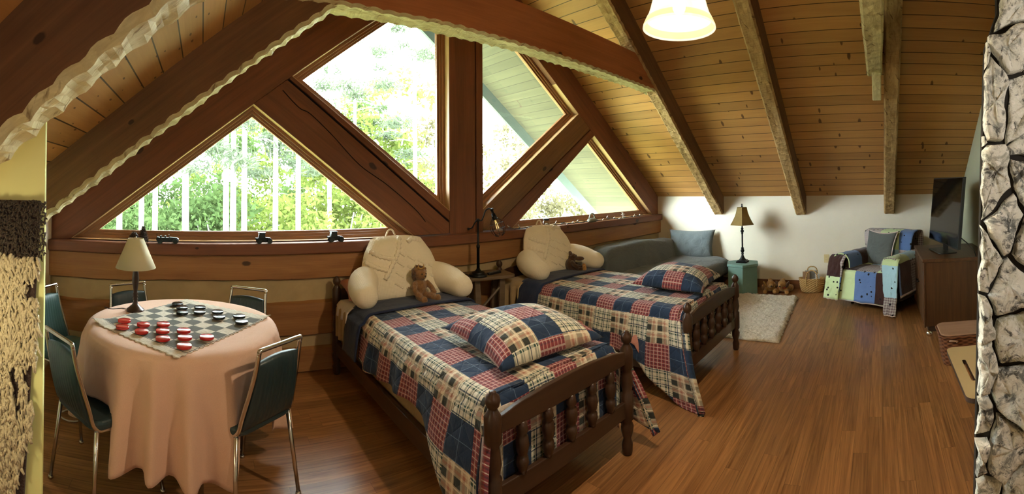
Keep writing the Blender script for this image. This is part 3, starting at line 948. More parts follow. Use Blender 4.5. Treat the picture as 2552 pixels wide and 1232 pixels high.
# sheets and pillows at the head of each bed
def head_sheet(label, cat, W, loc, mat, y0, y1, drop_l, name='bed_sheet', z0=.612, seed=0.0, x_out=.03):
    bm = newbm()
    half = W / 2 - .01
    def fn(a, b):
        y = y0 + (y1 - y0) * b
        tot = W * .5 + half + drop_l
        s = -(half + drop_l) + (half + drop_l + half) * a
        if s < -half:
            d = -half - s
            return Vector((-half - x_out * min(1, d / .03) - .015 * sin(y * 60 + seed) * min(1, d / .1), y, z0 - d))
        return Vector((s, y, z0 + .006 * nz(s * 8, y * 8, seed)))
    grid_sheet(bm, 60, 24, fn, lambda a, b: (a, b))
    o = link(name, bm, mat, smooth=True, loc=loc); solid(o, .008, 1)
    return tag(o, label, cat)
head_sheet('crumpled white sheet showing at the head of the near bed', 'sheet', BED1['W'], BED1['loc'], M['white_sheet'], 1.66, 1.93, .10, seed=2)
head_sheet('tan blanket hanging over the near bed side at its head', 'blanket', BED1['W'], BED1['loc'], M['tan_sheet'], 1.70, 1.92, .26, name='tan_blanket', z0=.600, seed=5, x_out=.030)
head_sheet('tan blanket hanging beside the small table at the head of the far bed', 'blanket', BED2['W'], BED2['loc'], M['tan_sheet'], 1.69, 1.95, .30, name='tan_blanket', z0=.612, seed=7, x_out=.035)
bm = newbm(); cushion(bm, .50, .30, .14, 20, seed=3)
o = link('bed_pillow', bm, M['pink_sheet'], smooth=True, loc=(1.385, 3.315, .688), rot=(radians(18), 0, 0)); tag(o, 'salmon pink pillow tucked behind the backrest on the near bed', 'pillow')
# pink sheet hanging below the far quilt
bm = newbm()
def fp(a, b):
    y = -.10 + 1.45 * a; 
    hem = .30 - (.20 * max(0, 1 - abs(y - .16) / .16) + .05 * sin(y * 13))
    z = .50 + (hem - .50) * b
    return Vector((-.575 - .05 * b - .02 * sin(y * 24) * b, y + .1, max(z, .015)))
grid_sheet(bm, 80, 12, fp, lambda a, b: (a, b))
o = link('pink_sheet', bm, M['pink_sheet'], smooth=True, loc=(3.268 + .085, 1.322, 0)); solid(o, .006, 1)
tag(o, 'pink sheet edge hanging below the far quilt', 'sheet')

# shams lying at the foot of each bed
def sham(loc, rx, rz, label, mat, seed):
    bm = newbm(); cushion(bm, .66, .60, .27, 30, uvo=(seed * .3, seed * .21), seed=seed, corner=.05, flat=.35)
    o = link('pillow_sham', bm, [mat, M['sham_back']], smooth=True, loc=loc, rot=(rx, 0, rz))
    return tag(o, label, 'pillow', 'patchwork shams at the bed feet')
sham((1.64, 1.795, .690), radians(3), radians(-6), 'plump plaid patchwork pillow lying at the foot of the near bed', M['quilt'], 1.4)
sham((3.42, 1.72, .690), radians(3), radians(8), 'plump plaid patchwork pillow lying at the foot of the far bed', M['quilt2'], 2.3)

# reading backrests with arms ------------------------------------------------
def backrest(loc, rz, label):
    t = thing('backrest_pillow', label, 'pillow', loc, rz, 'backrest pillows with arms')
    H = .50
    def P(u, v, s):
        # u across -1..1, v up 0..1, s front(-1)/back(+1)
        w = .37 - .12 * v + .03 * sin(v * 3)
        e = max(0, 1 - abs(u) ** 3.2) * max(0, 1 - (2 * v - 1) ** 6)
        d = (.125 - .055 * v) * e ** .5
        x = u * w * (1 - .10 * max(0, v - .75) / .25 * abs(u))
        y = s * d + .20 * v - .09 + .006 * nz(u * 4, v * 6, s)
        z = v * H * (1 - .05 * u * u * v)
        return Vector((x, y, z))
    bm = newbm(); n = 30
    for s in (-1, 1):
        V = [[bm.verts.new(P(2 * i / n - 1, j / n, s)) for j in range(n + 1)] for i in range(n + 1)]
        for i in range(n):
            for j in range(n):
                bm.faces.new((V[i][j], V[i + 1][j], V[i + 1][j + 1], V[i][j + 1]))
    bmesh.ops.remove_doubles(bm, verts=bm.verts[:], dist=2e-4)
    link('back', bm, M['cream'], t, smooth=True)
    for sx in (-1, 1):
        bm = newbm()
        pth = smoothpath([(sx * .22, .06, .15), (sx * .32, -.02, .155), (sx * .375, -.14, .135), (sx * .40, -.26, .112), (sx * .405, -.39, .10)], 9)
        nn = len(pth)
        rad = []
        for k in range(nn):
            q = k / (nn - 1)
            r0 = .108 + .016 * sin(pi * min(1, q * 1.3)) - .012 * q
            if q > .74: r0 *= max(.02, 1 - ((q - .74) / .26) ** 2.4) ** .5
            rad.append(r0)
        tube(bm, pth, rad, 22)
        link('arm', bm, M['cream'], t, smooth=True)
    bm = newbm(); tube(bm, smoothpath([(-.10, .11, H - .03), (-.075, .105, H + .04), (-.035, .105, H + .045), (0, .11, H - .02)], 6), .008, 8)
    link('handle', bm, M['cream'], t, smooth=True)
    # chenille ridges in a lattice across the front
    def rope(pts, r, name):
        bm = newbm()
        pp = []
        for (u0, v0), (u1, v1) in zip(pts, pts[1:]):
            for k in range(10):
                u_, v_ = u0 + (u1 - u0) * k / 10, v0 + (v1 - v0) * k / 10
                q = P(u_, v_, -1); q.y -= r * .3; pp.append(q)
        q = P(pts[-1][0], pts[-1][1], -1); q.y -= r * .3; pp.append(q)
        rr = [r * (1 + .28 * sin(k * 2.1)) for k in range(len(pp))]
        tube(bm, pp, rr, 8); link(name, bm, M['cream'], t, smooth=True)
    rope([(.02, .97), (-.12, .75), (-.30, .58), (-.52, .36)], .018, 'chenille_trim')
    rope([(-.92, .80), (-.60, .70), (-.22, .64)], .019, 'chenille_trim'); rope([(-.95, .62), (-.66, .53), (-.36, .47)], .018, 'chenille_trim')
    rope([(.80, .93), (.45, .95), (.25, .90)], .018, 'chenille_trim')
    for k in range(4):
        for j in range(4):
            u0 = -.30 + .26 * j + .06 * k; v0 = .30 + .155 * k - .075 * j
            if 0.06 < v0 < .86 and u0 < .8: rope([(u0, v0), (u0 + .17, v0 - .08)], .0095, 'tuft')
    return t
backrest((1.60, 3.22, .615), radians(-4), 'cream reading backrest with arms propped at the head of the near bed')
backrest((3.33, 3.20, .615), radians(-3), 'cream reading backrest with arms propped at the head of the far bed')

# plush toys ---------------------------------------------------------------
def lion(loc, rz, label):
    t = thing('plush_lion', label, 'plush toy', loc, rz)
    bm = newbm()
    ball(bm, (0, .01, .075), .050, .045, .072); ball(bm, (0, -.005, .165), .042, .040, .042); ball(bm, (0, -.040, .158), .020, .018, .016)
    for sx in (-1, 1):
        tube(bm, smoothpath([(sx * .028, -.02, .028), (sx * .045, -.075, .022), (sx * .052, -.115, .022)], 5), [.026] * 8 + [.022] * 3, 10)
        ball(bm, (sx * .054, -.122, .026), .024, .018, .026)
        tube(bm, smoothpath([(sx * .045, .0, .115), (sx * .068, -.03, .08), (sx * .066, -.06, .055)], 5), .018, 10); ball(bm, (sx * .066, -.063, .052), .02)
        ball(bm, (sx * .038, .0, .200), .014, .008, .014)
    o = link('body', bm, M['lion_fur'], t, smooth=True); remesh(o, .006, 3)
    bm = newbm()
    r_ = random.Random(4)
    for k in range(46):
        a = r_.uniform(0, 2 * pi); b = r_.uniform(-.2, 1)
        ball(bm, (.045 * cos(a), .012 + .018 * b, .168 + .045 * sin(a)), r_.uniform(.010, .017), seg=8, rings=6)
    o = link('mane', bm, M['mane'], t, smooth=True); remesh(o, .005, 2)
    bm = newbm()
    for sx in (-1, 1): ball(bm, (sx * .016, -.043, .176), .0045, seg=8, rings=6)
    ball(bm, (0, -.058, .163), .006, .004, .004, seg=8, rings=6)
    link('face', bm, M['black'], t, smooth=True)
    bm = newbm()
    n = 30; lo_, hi_ = [], []
    for k in range(n):
        a = 2 * pi * k / n; r0 = .026
        lo_.append((r0 * cos(a), .004 + r0 * sin(a), .202)); h = .026 if k % 6 == 0 else (.012 if k % 6 in (1, 5) else .007)
        hi_.append((1.18 * r0 * cos(a), .004 + 1.18 * r0 * sin(a), .206 + h))
    A_ = [bm.verts.new(p) for p in lo_]; B_ = [bm.verts.new(p) for p in hi_]
    for k in range(n): bm.faces.new((A_[k], A_[(k + 1) % n], B_[(k + 1) % n], B_[k]))
    o = link('crown', bm, M['goldcloth'], t, smooth=True); solid(o, .002, 0)
    return t
M['goldcloth'] = plain('gold_crown_felt', (.42, .24, .06), .6)
lion((1.655, 2.985, .640), radians(6), 'small tan plush lion with a crown sitting against the near backrest').scale = (1.18, 1.18, 1.18)

def moose(loc, rz, label):
    t = thing('plush_dog', label, 'plush toy', loc, rz)
    bm = newbm()
    ball(bm, (0, .0, .06), .055, .048, .06); ball(bm, (.0, -.02, .125), .036, .04, .036); ball(bm, (0, -.080, .112), .024, .048, .021)
    for sx in (-1, 1):
        tube(bm, smoothpath([(sx * .03, -.02, .03), (sx * .045, -.07, .024), (sx * .048, -.11, .024)], 5), .022, 10)
        tube(bm, smoothpath([(sx * .04, -.01, .09), (sx * .07, -.04, .06), (sx * .07, -.07, .035)], 5), .017, 10)
    o = link('body', bm, M['moose_fur'], t, smooth=True); remesh(o, .006, 3)
    for sx in (-1, 1):
        bm = newbm(); ball(bm, (sx * .048, -.125, .030), .026, .020, .030); link('paw', bm, M['gold_fur'], t, smooth=True)
    bm = newbm()
    for sx in (-1, 1):
        tube(bm, smoothpath([(sx * .02, -.01, .145), (sx * .034, .0, .160), (sx * .040, 0, .168)], 5), [.012] * 5 + [.016] * 5 + [.012], 10)
    link('ears', bm, M['mane'], t, smooth=True)
    for sx in (-1, 1):
        bm = newbm(); ball(bm, (sx * .02, -.052, .140), .006, seg=8, rings=6); link('eye', bm, M['black'], t, smooth=True)
    return t
moose((3.425, 2.985, .640), radians(42), 'dark brown long-muzzled plush dog with tan paws sitting against the far backrest').scale = (1.15, 1.15, 1.15)

# ------------------------------------------------------------------ small table between the beds
st = thing('side_table', 'small walnut side table with rounded corners between the two beds', 'table', (2.53, 3.27, 0), radians(-14))
bm = newbm(); prism(bm, rounded_rect(-.24, .24, -.165, .165, .045), .668, .70, 'z'); link('table_top', bm, M['brownwood'], st, bevel=.008)
for sx in (-1, 1):
    bm = newbm(); prism(bm, [(sx * .10 - .03, 0), (sx * .10 + .03, 0), (sx * .13 + .028, .668), (sx * .13 - .028, .668)], -.10, -.06); link('leg', bm, M['brownwood'], st, bevel=.004)
    bm = newbm(); prism(bm, [(sx * .10 - .03, 0), (sx * .10 + .03, 0), (sx * .13 + .028, .668), (sx * .13 - .028, .668)], .06, .10); link('leg', bm, M['brownwood'], st, bevel=.004)
bm = newbm(); tube(bm, [(.15, -.08, .62), (-.10, -.08, .38)], .013, 8); link('brace', bm, M['brownwood'], st)
bm = newbm(); box(bm, -.12, .12, -.07, .07, .22, .245); link('shelf', bm, M['brownwood'], st, bevel=.004)

lp = thing('pipe_lamp', 'black iron pipe lamp with caged filament bulb on the side table', 'lamp', (2.395, 3.215, .70), radians(-38))
bm = newbm(); lathe(bm, [(.085, 0), (.088, .012), (.084, .022), (.062, .026), (.060, .04), (.03, .05), (.02, .062), (.014, .075)], 28); link('base', bm, M['black_metal'], lp, smooth=True, bevel=.002)
bm = newbm(); lathe(bm, [(.014, .07), (.014, .26), (.017, .262), (.017, .285), (.011, .29), (.0095, .50), (.014, .505), (.015, .525), (.008, .535)], 16); link('pole', bm, M['black_metal'], lp, smooth=True)
bm = newbm(); tube(bm, smoothpath([(-.085, 0, .44), (-.055, 0, .45), (-.025, 0, .50), (0, 0, .52), (.03, 0, .515), (.05, 0, .55), (.07, 0, .605), (.10, 0, .625), (.125, 0, .62)], 6), .0065, 10); ball(bm, (-.088, 0, .438), .013, seg=12, rings=8)
link('arm', bm, M['black_metal'], lp, smooth=True)
ax = Vector((.30, 0, -.95)).normalized(); p0 = Vector((.125, 0, .628))
bm = newbm(); pts = [p0 + ax * d for d in (0, .02, .022, .05, .052, .075, .077, .11)]
tube(bm, pts, [.017, .017, .012, .012, .02, .02, .026, .022], 14); link('socket', bm, M['black_metal'], lp, smooth=True)
def clear_glass():
    N = NT('clear_bulb_glass')
    tr = N.n.new('ShaderNodeBsdfTransparent'); tr.inputs[0].default_value = (1, .93, .78, 1)
    gl = N.n.new('ShaderNodeBsdfGlossy'); gl.inputs['Roughness'].default_value = .03
    mx = N.n.new('ShaderNodeMixShader'); mx.inputs[0].default_value = .22
    N.link(tr.outputs[0], mx.inputs[1]); N.link(gl.outputs[0], mx.inputs[2]); N.link(mx.outputs[0], N.out.inputs[0]); N.n.remove(N.b)
    return N.m
M['clear'] = clear_glass()
M['filament'] = emis('warm_filament', (1, .62, .22), 1.6)
bm = newbm(); tube(bm, [p0 + ax * d for d in (.105, .13, .16, .19, .21, .222, .226)], [.013, .018, .026, .031, .028, .016, .004], 18); b_ = link('bulb', bm, M['clear'], lp, smooth=True)
bm = newbm()
for k in range(6):
    a = 2 * pi * k / 6; e1 = Vector((0, 1, 0)); e2 = ax.cross(e1)
    off = (e1 * cos(a) + e2 * sin(a))
    tube(bm, [p0 + ax * .115 + off * .004, p0 + ax * .195 + off * .012], .0011, 5)
link('filament', bm, M['filament'], b_)
bm = newbm(); e1 = Vector((0, 1, 0)); e2 = ax.cross(e1)
for d, r in ((.10, .030), (.15, .062), (.20, .068), (.25, .050)):
    tube(bm, [p0 + ax * d + (e1 * cos(2 * pi * k / 24) + e2 * sin(2 * pi * k / 24)) * r for k in range(24)], .002, 5, closed=True)
for k in range(8):
    a = 2 * pi * k / 8; off = e1 * cos(a) + e2 * sin(a)
    tube(bm, smoothpath([p0 + ax * .10 + off * .030, p0 + ax * .15 + off * .062, p0 + ax * .20 + off * .068, p0 + ax * .25 + off * .05, p0 + ax * .27 + off * .02], 4), .002, 5)
link('cage', bm, M['black_metal'], lp)
bm = newbm(); tube(bm, smoothpath([(-.08, .02, .006), (-.14, .06, .006), (-.20, .03, .006), (-.27, .08, -.02)], 6), .0025, 6); link('cord', bm, M['tvb'], lp)

rm = thing('remote_control', 'black remote control lying on the walnut side table', 'remote', (2.575, 3.205, .701), radians(8))
bm = newbm(); prism(bm, rounded_rect(-.085, .085, -.022, .022, .012), 0, .02, 'z'); link('case', bm, M['tvb'], rm, bevel=.004)
bm = newbm()
for i in range(5):
    for j in range(2): box(bm, -.06 + i * .028 - .008, -.06 + i * .028 + .008, -.011 + j * .014 - .004, -.011 + j * .014 + .005, .0195, .0225)
link('keypad', bm, M['grey'], rm)

# ------------------------------------------------------------------ round table
TC = (-.115, 2.455); TR_ = .53
tb = thing('round_table', 'round table under a peach cloth with chrome legs below', 'table', (TC[0], TC[1], 0), 0)
bm = newbm(); lathe(bm, [(TR_ - .01, .715), (TR_, .72), (TR_, .738), (TR_ - .008, .744)], 64); link('table_top', bm, M['brownwood'], tb)
for k in range(4):
    a = radians(20 + 90 * k)
    bm = newbm(); tube(bm, [(.30 * cos(a), .30 * sin(a), .715), (.35 * cos(a), .35 * sin(a), 0.0)], .013, 12); link('leg', bm, M['chrome'], tb, smooth=True)
CH = [(-.46, 2.15, atan2(.73, .68)), (.185, 2.165, atan2(.81, -.58)), (-.375, 2.86, atan2(-.84, .54)), (.165, 2.76, atan2(-.83, -.55)), (-.80, 2.72, atan2(-.33, .86))]
seat_dirs = [atan2(c[1] - TC[1], c[0] - TC[0]) for c in CH]
def cloth(label):
    bm = newbm()
    na, nr_top, nr_side = 260, 14, 26
    def lift(a):
        l = 0.0
        for s in seat_dirs:
            d = abs((a - s + pi) % (2 * pi) - pi)
            l = max(l, max(0, min(1, (radians(20) - d) / radians(5))))
        return l
    rows = []
    for i in range(nr_top + nr_side + 1):
        row = []
        for k in range(na):
            a = 2 * pi * k / na
            if i <= nr_top:
                q = i / nr_top; r = TR_ * q + .0; z = .752 - .012 * max(0, q - .93) / .07
            else:
                q = (i - nr_top) / nr_side
                lf = lift(a)
                drop = (.525 + .03 * sin(a * 5 + 1)) * (1 - lf) + .262 * lf
                fold = sin(a * 17 + 1.5 * sin(a * 4 + .4)) * .5 + .5
                fold = fold ** 1.5
                amp = (.10 * q ** .8) * (1 - .75 * lf)
                r = TR_ + .014 * min(1, q * 8) + .012 * q + amp * (fold - .25)
                z = .744 - drop * q - .012 * fold * q
                r += .004 * nz(a * 20, q * 6)
            row.append((r, a, z))
        rows.append(row)
    V = []
    c = bm.verts.new((0, 0, .752))
    for i, row in enumerate(rows):
        if i == 0: continue
        V.append([bm.verts.new((r * cos(a), r * sin(a), z)) for r, a, z in row])
    for k in range(na): bm.faces.new((c, V[0][k], V[0][(k + 1) % na]))
    for A_, B_ in zip(V, V[1:]):
        for k in range(na): bm.faces.new((A_[k], B_[k], B_[(k + 1) % na], A_[(k + 1) % na]))
    o = link('tablecloth', bm, M['cloth'], smooth=True, loc=(TC[0], TC[1], 0)); solid(o, .003, 1)
    return tag(o, label, 'tablecloth')
cloth('peach round tablecloth falling in folds around the game table')

# chairs -------------------------------------------------------------------
def make_chair(label, mat):
    """local +y faces the table"""
    t = thing('chrome_chair', label, 'chair', (0, 0, 0), 0, 'chrome chairs around the game table')
    wt, wb = .132, .168
    for sx in (-1, 1):
        bm = newbm()
        tube(bm, smoothpath([(sx * wt, -.295, .80), (sx * (wt + .006), -.275, .70), (sx * (wb - .008), -.225, .52), (sx * wb, -.19, .425), (sx * wb, -.10, .405), (sx * wb, .12, .405)], 5), .0105, 10)
        link('side_tube', bm, M['chrome'], t, smooth=True)
        for y0, y1, dx in ((-.185, -.225, .035), (.12, .19, .03)):
            bm = newbm(); tube(bm, [(sx * wb, y0, .41), (sx * (wb + dx), y1, .012)], [.0115, .0095], 10); l_ = link('leg', bm, M['chrome'], t, smooth=True)
            bm = newbm(); lathe(bm, [(.012, 0), (.015, .003), (.014, .012), (.010, .018)], 12, (sx * (wb + dx), y1, 0)); link('foot_glide', bm, M['chrome'], l_, smooth=True)
    bm = newbm(); tube(bm, smoothpath([(-wt, -.293, .79), (-wt, -.297, .806), (-wt + .012, -.298, .812), (0, -.298, .812), (wt - .012, -.298, .812), (wt, -.297, .806), (wt, -.293, .79)], 4), .0105, 10); link('handle', bm, M['chrome'], t, smooth=True)
    # ribbed back panel, gently curved
    bm = newbm()
    nv, nu = 20, 48
    def bp(a, b, s):
        v = b; w = (wt - .010) + (wb - wt) * (1 - v)
        x = (2 * a - 1) * w
        yc = -.205 - .075 * v - .012 * sin(pi * v); z = .44 + .325 * v
        bulge = (1 - abs(2 * a - 1) ** 4) * (1 - abs(2 * v - 1) ** 8)
        rib = .003 * abs(sin(a * pi * 11))
        return Vector((x, yc + s * (.010 + (.012 + rib) * bulge), z - .015 * ((2 * a - 1) ** 2) * v))
    for s in (-1, 1):
        V = [[bm.verts.new(bp(i / nu, j / nv, s)) for j in range(nv + 1)] for i in range(nu + 1)]
        for i in range(nu):
            for j in range(nv): bm.faces.new((V[i][j], V[i + 1][j], V[i + 1][j + 1], V[i][j + 1]))
        if s < 0: V0 = V
    for i in range(nu):
        for j in (0, nv): bm.faces.new((V0[i][j], V0[i + 1][j], V[i + 1][j], V[i][j]))
    for j in range(nv):
        for i in (0, nu): bm.faces.new((V0[i][j], V0[i][j + 1], V[i][j + 1], V[i][j]))
    link('backrest', bm, mat, t, smooth=True)
    bm = newbm()
    pts = rounded_rect(-.19, .19, -.215, .19, .07)
    prism(bm, pts, .412, .458, 'z'); link('seat', bm, mat, t, bevel=.016, bseg=3)
    return t
cl_ = ['dark vinyl chrome chair by the shaggy wall hanging, its back toward us', 'dark vinyl chrome chair between the round table and the near bed, seen from behind',
       'dark vinyl chrome chair behind the table lamp', 'dark vinyl chrome chair on the window side beyond the black checkers', 'dark green chrome chair half hidden beside the yellow partition']
ch0 = make_chair(cl_[0], M['vinyl'])
for k, (cx, cy_, ang) in enumerate(CH):
    if k == 0: ch0.location = (cx, cy_, 0); ch0.rotation_euler.z = ang - pi / 2
    elif k < 4: dup(ch0, (cx, cy_, 0), ang - pi / 2, cl_[k])
    else:
        g_ = make_chair(cl_[4], M['vinyl_g']); g_.location = (cx, cy_, 0); g_.rotation_euler.z = ang - pi / 2

# game mat and pieces --------------------------------------------------------
MA = radians(-40.5); e1 = Vector((cos(MA), sin(MA), 0)); e2 = Vector((-sin(MA), cos(MA), 0))
MC = Vector((-.103, 2.428, .7565)); SQ = .0785
def mat_material():
    N = NT('woven_game_mat')
    co = N.coord('Object'); x, y, z = N.sep(co)
    fx = N.math('DIVIDE', N.math('ADD', x, 4 * SQ), SQ); fy = N.math('DIVIDE', N.math('ADD', y, 4 * SQ), SQ)
    par = N.math('FLOORED_MODULO', N.math('ADD', N.math('FLOOR', fx), N.math('FLOOR', fy)), 2.0)
    ins = N.math('MULTIPLY', N.math('LESS_THAN', N.math('ABSOLUTE', x), 4 * SQ), N.math('LESS_THAN', N.math('ABSOLUTE', y), 4 * SQ))
    sq = N.math('MULTIPLY', N.math('LESS_THAN', par, .5), ins)
    m = N.math('MAXIMUM', N.math('ABSOLUTE', x), N.math('ABSOLUTE', y))
    ln = N.math('LESS_THAN', N.math('ABSOLUTE', N.math('SUBTRACT', m, 4 * SQ + .006)), .0022)
    n = N.noise(N.comb(N.math('MULTIPLY', x, 30), N.math('MULTIPLY', y, 220), 0), 1.0, 4, .7)
    base = N.ramp(n, [(.35, (.36, .32, .25)), (.6, (.64, .57, .46))])
    col = N.mix(N.math('MULTIPLY', sq, .9), base, (.085, .09, .085, 1)); col = N.mix(ln, col, (.03, .03, .04, 1))
    N.bump(N.noise(N.comb(N.math('MULTIPLY', x, 40), N.math('MULTIPLY', y, 300), 0), 1.0, 2), .5, .003)
    return N.set(col, .9, spec=.1)
M['gmat'] = mat_material()
bm = newbm()
def fm(a, b):
    x = (a - .5) * .655; y = (b - .5) * .775
    w = .006 * sin(a * 95) * (abs(b - .5) > .49) + .005 * sin(b * 120) * (abs(a - .5) > .49)
    z = .0012 * nz(x * 14, y * 14)
    d = hypot(a - 0, b - .0)
    z += .022 * max(0, 1 - d / .16) ** 1.5                 # corner that has lifted
    d2 = hypot(a - 1, b - 1); z += .012 * max(0, 1 - d2 / .10) ** 1.5
    return Vector((x + (w if abs(a - .5) > .49 else 0), y + (w if abs(b - .5) > .49 else 0), z + .0025))
grid_sheet(bm, 90, 100, fm, lambda a, b: (a, b))
o = link('game_mat', bm, M['gmat'], smooth=True, loc=MC, rot=(0, 0, MA)); solid(o, .004, 1)
tag(o, 'woven grey and cream checkers mat lying askew on the peach cloth', 'mat')

RED = [(-.424, 2.386), (-.413, 2.276), (-.309, 2.309), (-.304, 2.195), (-.205, 2.334), (-.199, 2.226), (-.187, 2.113), (-.092, 2.241), (-.081, 2.142), (-.083, 2.025), (.027, 2.153)]
BLK = [(-.135, 2.764), (-.117, 2.665), (-.113, 2.565), (-.006, 2.678), (-.013, 2.581), (.092, 2.587), (.096, 2.484), (.217, 2.494), (.22, 2.391)]
red_l = ['red checker on the row end nearest the lamp', 'red checker at the lifted mat corner, one in front of the lamp-side one', 'red checker second from the lamp end, in the inner red row', 'red checker in the outer red row, third from the lifted corner',
         'red checker facing the empty squares in the inner red row', 'pale-topped red checker in the middle of the red group', 'pale-topped red checker in the outer row, second from the front mat corner', 'pale-topped red checker furthest into the board toward the bed',
         'pale-topped red checker just behind the one at the front corner', 'pale-topped red checker at the front corner of the mat', 'lone pinkish red checker at the mat edge toward the near bed']
blk_l = ['black checker at the far window corner of the mat', 'dull black checker second from the window corner', 'shiny black checker third from the window corner', 'dull black checker on the window edge, next to the corner one',
         'bluish shiny black checker in the middle of the inner black row', 'dull black checker midway along the window edge', 'shiny black checker in front of the middle one on the window edge', 'black checker on the window edge nearest the bed',
         'black checker nearest the bed-side corner of the mat']
def checker(mat, label, grp, name):
    t = thing(name, label, 'checker', (0, 0, 0), 0, grp)
    bm = newbm(); lathe(bm, [(.033, 0), (.0362, .0015), (.0362, .0118), (.0345, .0135), (.001, .0137)], 40)
    for v in bm.verts: pass
    o = link('disc', bm, mat, t, smooth=True, bevel=.0006)
    return t
zmat = MC.z + .0075
def place(protos, spots, labels, name, mat, grp):
    first = checker(mat, labels[0], grp, name)
    for k, (x, y) in enumerate(spots):
        d = Vector((x - MC.x, y - MC.y, 0)); i = round(d.dot(e1) / SQ - .5); j = round(d.dot(e2) / SQ - .5)
        p = MC + e1 * ((i + .5) * SQ) + e2 * ((j + .5) * SQ)
        p = p * .35 + Vector((x, y, 0)) * .65
        if k == 0: first.location = (p.x, p.y, zmat)
        else: dup(first, (p.x, p.y, zmat), random.uniform(0, 6), labels[k])
place(None, RED, red_l, 'red_checker', M['red'], 'red checkers')
place(None, BLK, blk_l, 'black_checker', M['black'], 'black checkers')

# lamp on the round table ------------------------------------------------------
tl = thing('table_lamp', 'dark turned wooden lamp with plain cream shade on the round table', 'lamp', (-.405, 2.63, .753))
bm = newbm(); lathe(bm, [(.052, 0), (.056, .006), (.054, .014), (.044, .020), (.034, .030), (.022, .040), (.016, .052), (.0125, .066), (.017, .074), (.0125, .082), (.018, .091), (.013, .10), (.0175, .108), (.012, .116), (.013, .128), (.019, .165), (.022, .20), (.0195, .23), (.015, .25), (.010, .262), (.009, .30)], 24)
link('base', bm, M['lamp_wood'], tl, smooth=True)
M['shade'] = translucent('cream_lamp_shade', (.82, .76, .54, 1), (.80, .72, .48, 1), .35, .04)
bm = newbm(); lathe(bm, [(.124, .268), (.0475, .447)], 48, cap=False); o = link('lamp_shade', bm, M['shade'], tl, smooth=True); solid(o, .002, 0)
bm = newbm()
for k in range(3):
    a = 2 * pi * k / 3; tube(bm, [(0, 0, .437), (.0475 * cos(a), .0475 * sin(a), .446)], .0015, 5)
tube(bm, [(0, 0, .29), (0, 0, .45)], .003, 6); ball(bm, (0, 0, .454), .005, seg=8, rings=6)
link('shade_holder', bm, M['chrome'], tl)
bm = newbm(); tube(bm, smoothpath([(-.05, .01, .006), (-.09, .03, .005), (-.15, .0, .005), (-.20, .03, .005)], 5), .0025, 6); link('cord', bm, M['tvb'], tl)
# ------------------------------------------------------------------ grey futon in the corner
fu = thing('futon_sofa', 'slate grey futon sofa along the log wall behind the far bed', 'sofa', (5.15, 2.85, 0))
def puffy(nx, ny, fn, name, par, mat, th=.0):
    bm = newbm(); grid_sheet(bm, nx, ny, fn, lambda a, b: (a, b)); o = link(name, bm, mat, par, smooth=True)
    if th: solid(o, th, -1)
    return o
def slab(name, par, mat, x0, x1, y0, y1, z0, z1, seed, r=.10, amp=.02, xf=None, n=(40, 24)):
    """soft upholstered slab: rounded box with wrinkled faces"""
    bm = newbm()
    cx, cy, cz = (x0 + x1) / 2, (y0 + y1) / 2, (z0 + z1) / 2
    hx, hy, hz = (x1 - x0) / 2, (y1 - y0) / 2, (z1 - z0) / 2
    nu, nv = n
    rings_ = []
    for j in range(nv + 1):
        ph = -pi / 2 + pi * j / nv
        row = []
        for k in range(nu * 2):
            th = 2 * pi * k / (nu * 2)
            se = lambda v, e: (abs(v) ** e) * (1 if v >= 0 else -1)
            ex = .22; ez = .35
            px = hx * se(cos(ph), ez) * se(cos(th), ex); py = hy * se(cos(ph), ez) * se(sin(th), ex); pz = hz * se(sin(ph), ez)
            w_ = amp * (nz(px * 4 + seed, py * 4, pz * 4) + .5 * nz(px * 9, py * 9 + seed, pz * 9))
            v = Vector((cx + px * (1 + w_ * .3), cy + py * (1 + w_ * .3), cz + pz + w_))
            if xf: v = xf(v)
            row.append(bm.verts.new(v))
        rings_.append(row)
    for a, b in zip(rings_, rings_[1:]):
        for k in range(len(a)): bm.faces.new((a[k], a[(k + 1) % len(a)], b[(k + 1) % len(a)], b[k]))
    bmesh.ops.remove_doubles(bm, verts=bm.verts[:], dist=1e-4)
    return link(name, bm, mat, par, smooth=True)
bm = newbm(); box(bm, -.95, .93, -.55, .40, .06, .22); link('base', bm, M['tvb'], fu, bevel=.02)
slab('seat', fu, M['grey'], -1.0, 1.0, -.68, .36, .20, .47, 3.0, amp=.03)
def lean(v):
    k = (v.z - .38); sag = -.07 * max(0, (v.x + .25)) - .05 * max(0, -.55 - v.x)
    return Vector((v.x, v.y + .24 * k, v.z + sag * (k / .38)))
slab('backrest', fu, M['grey'], -1.02, 1.00, .10, .40, .38, .80, 9.0, amp=.035, xf=lean)
bm = newbm(); cushion(bm, .70, .46, .20, 26, seed=5, corner=.05, wr=.02)
o = link('sofa_pillow', bm, M['grey2'], smooth=True, loc=(6.00, 2.80, .625), rot=(radians(72), 0, radians(-78)))
tag(o, 'slate grey pillow leaning on the white wall at the sofa end', 'pillow')

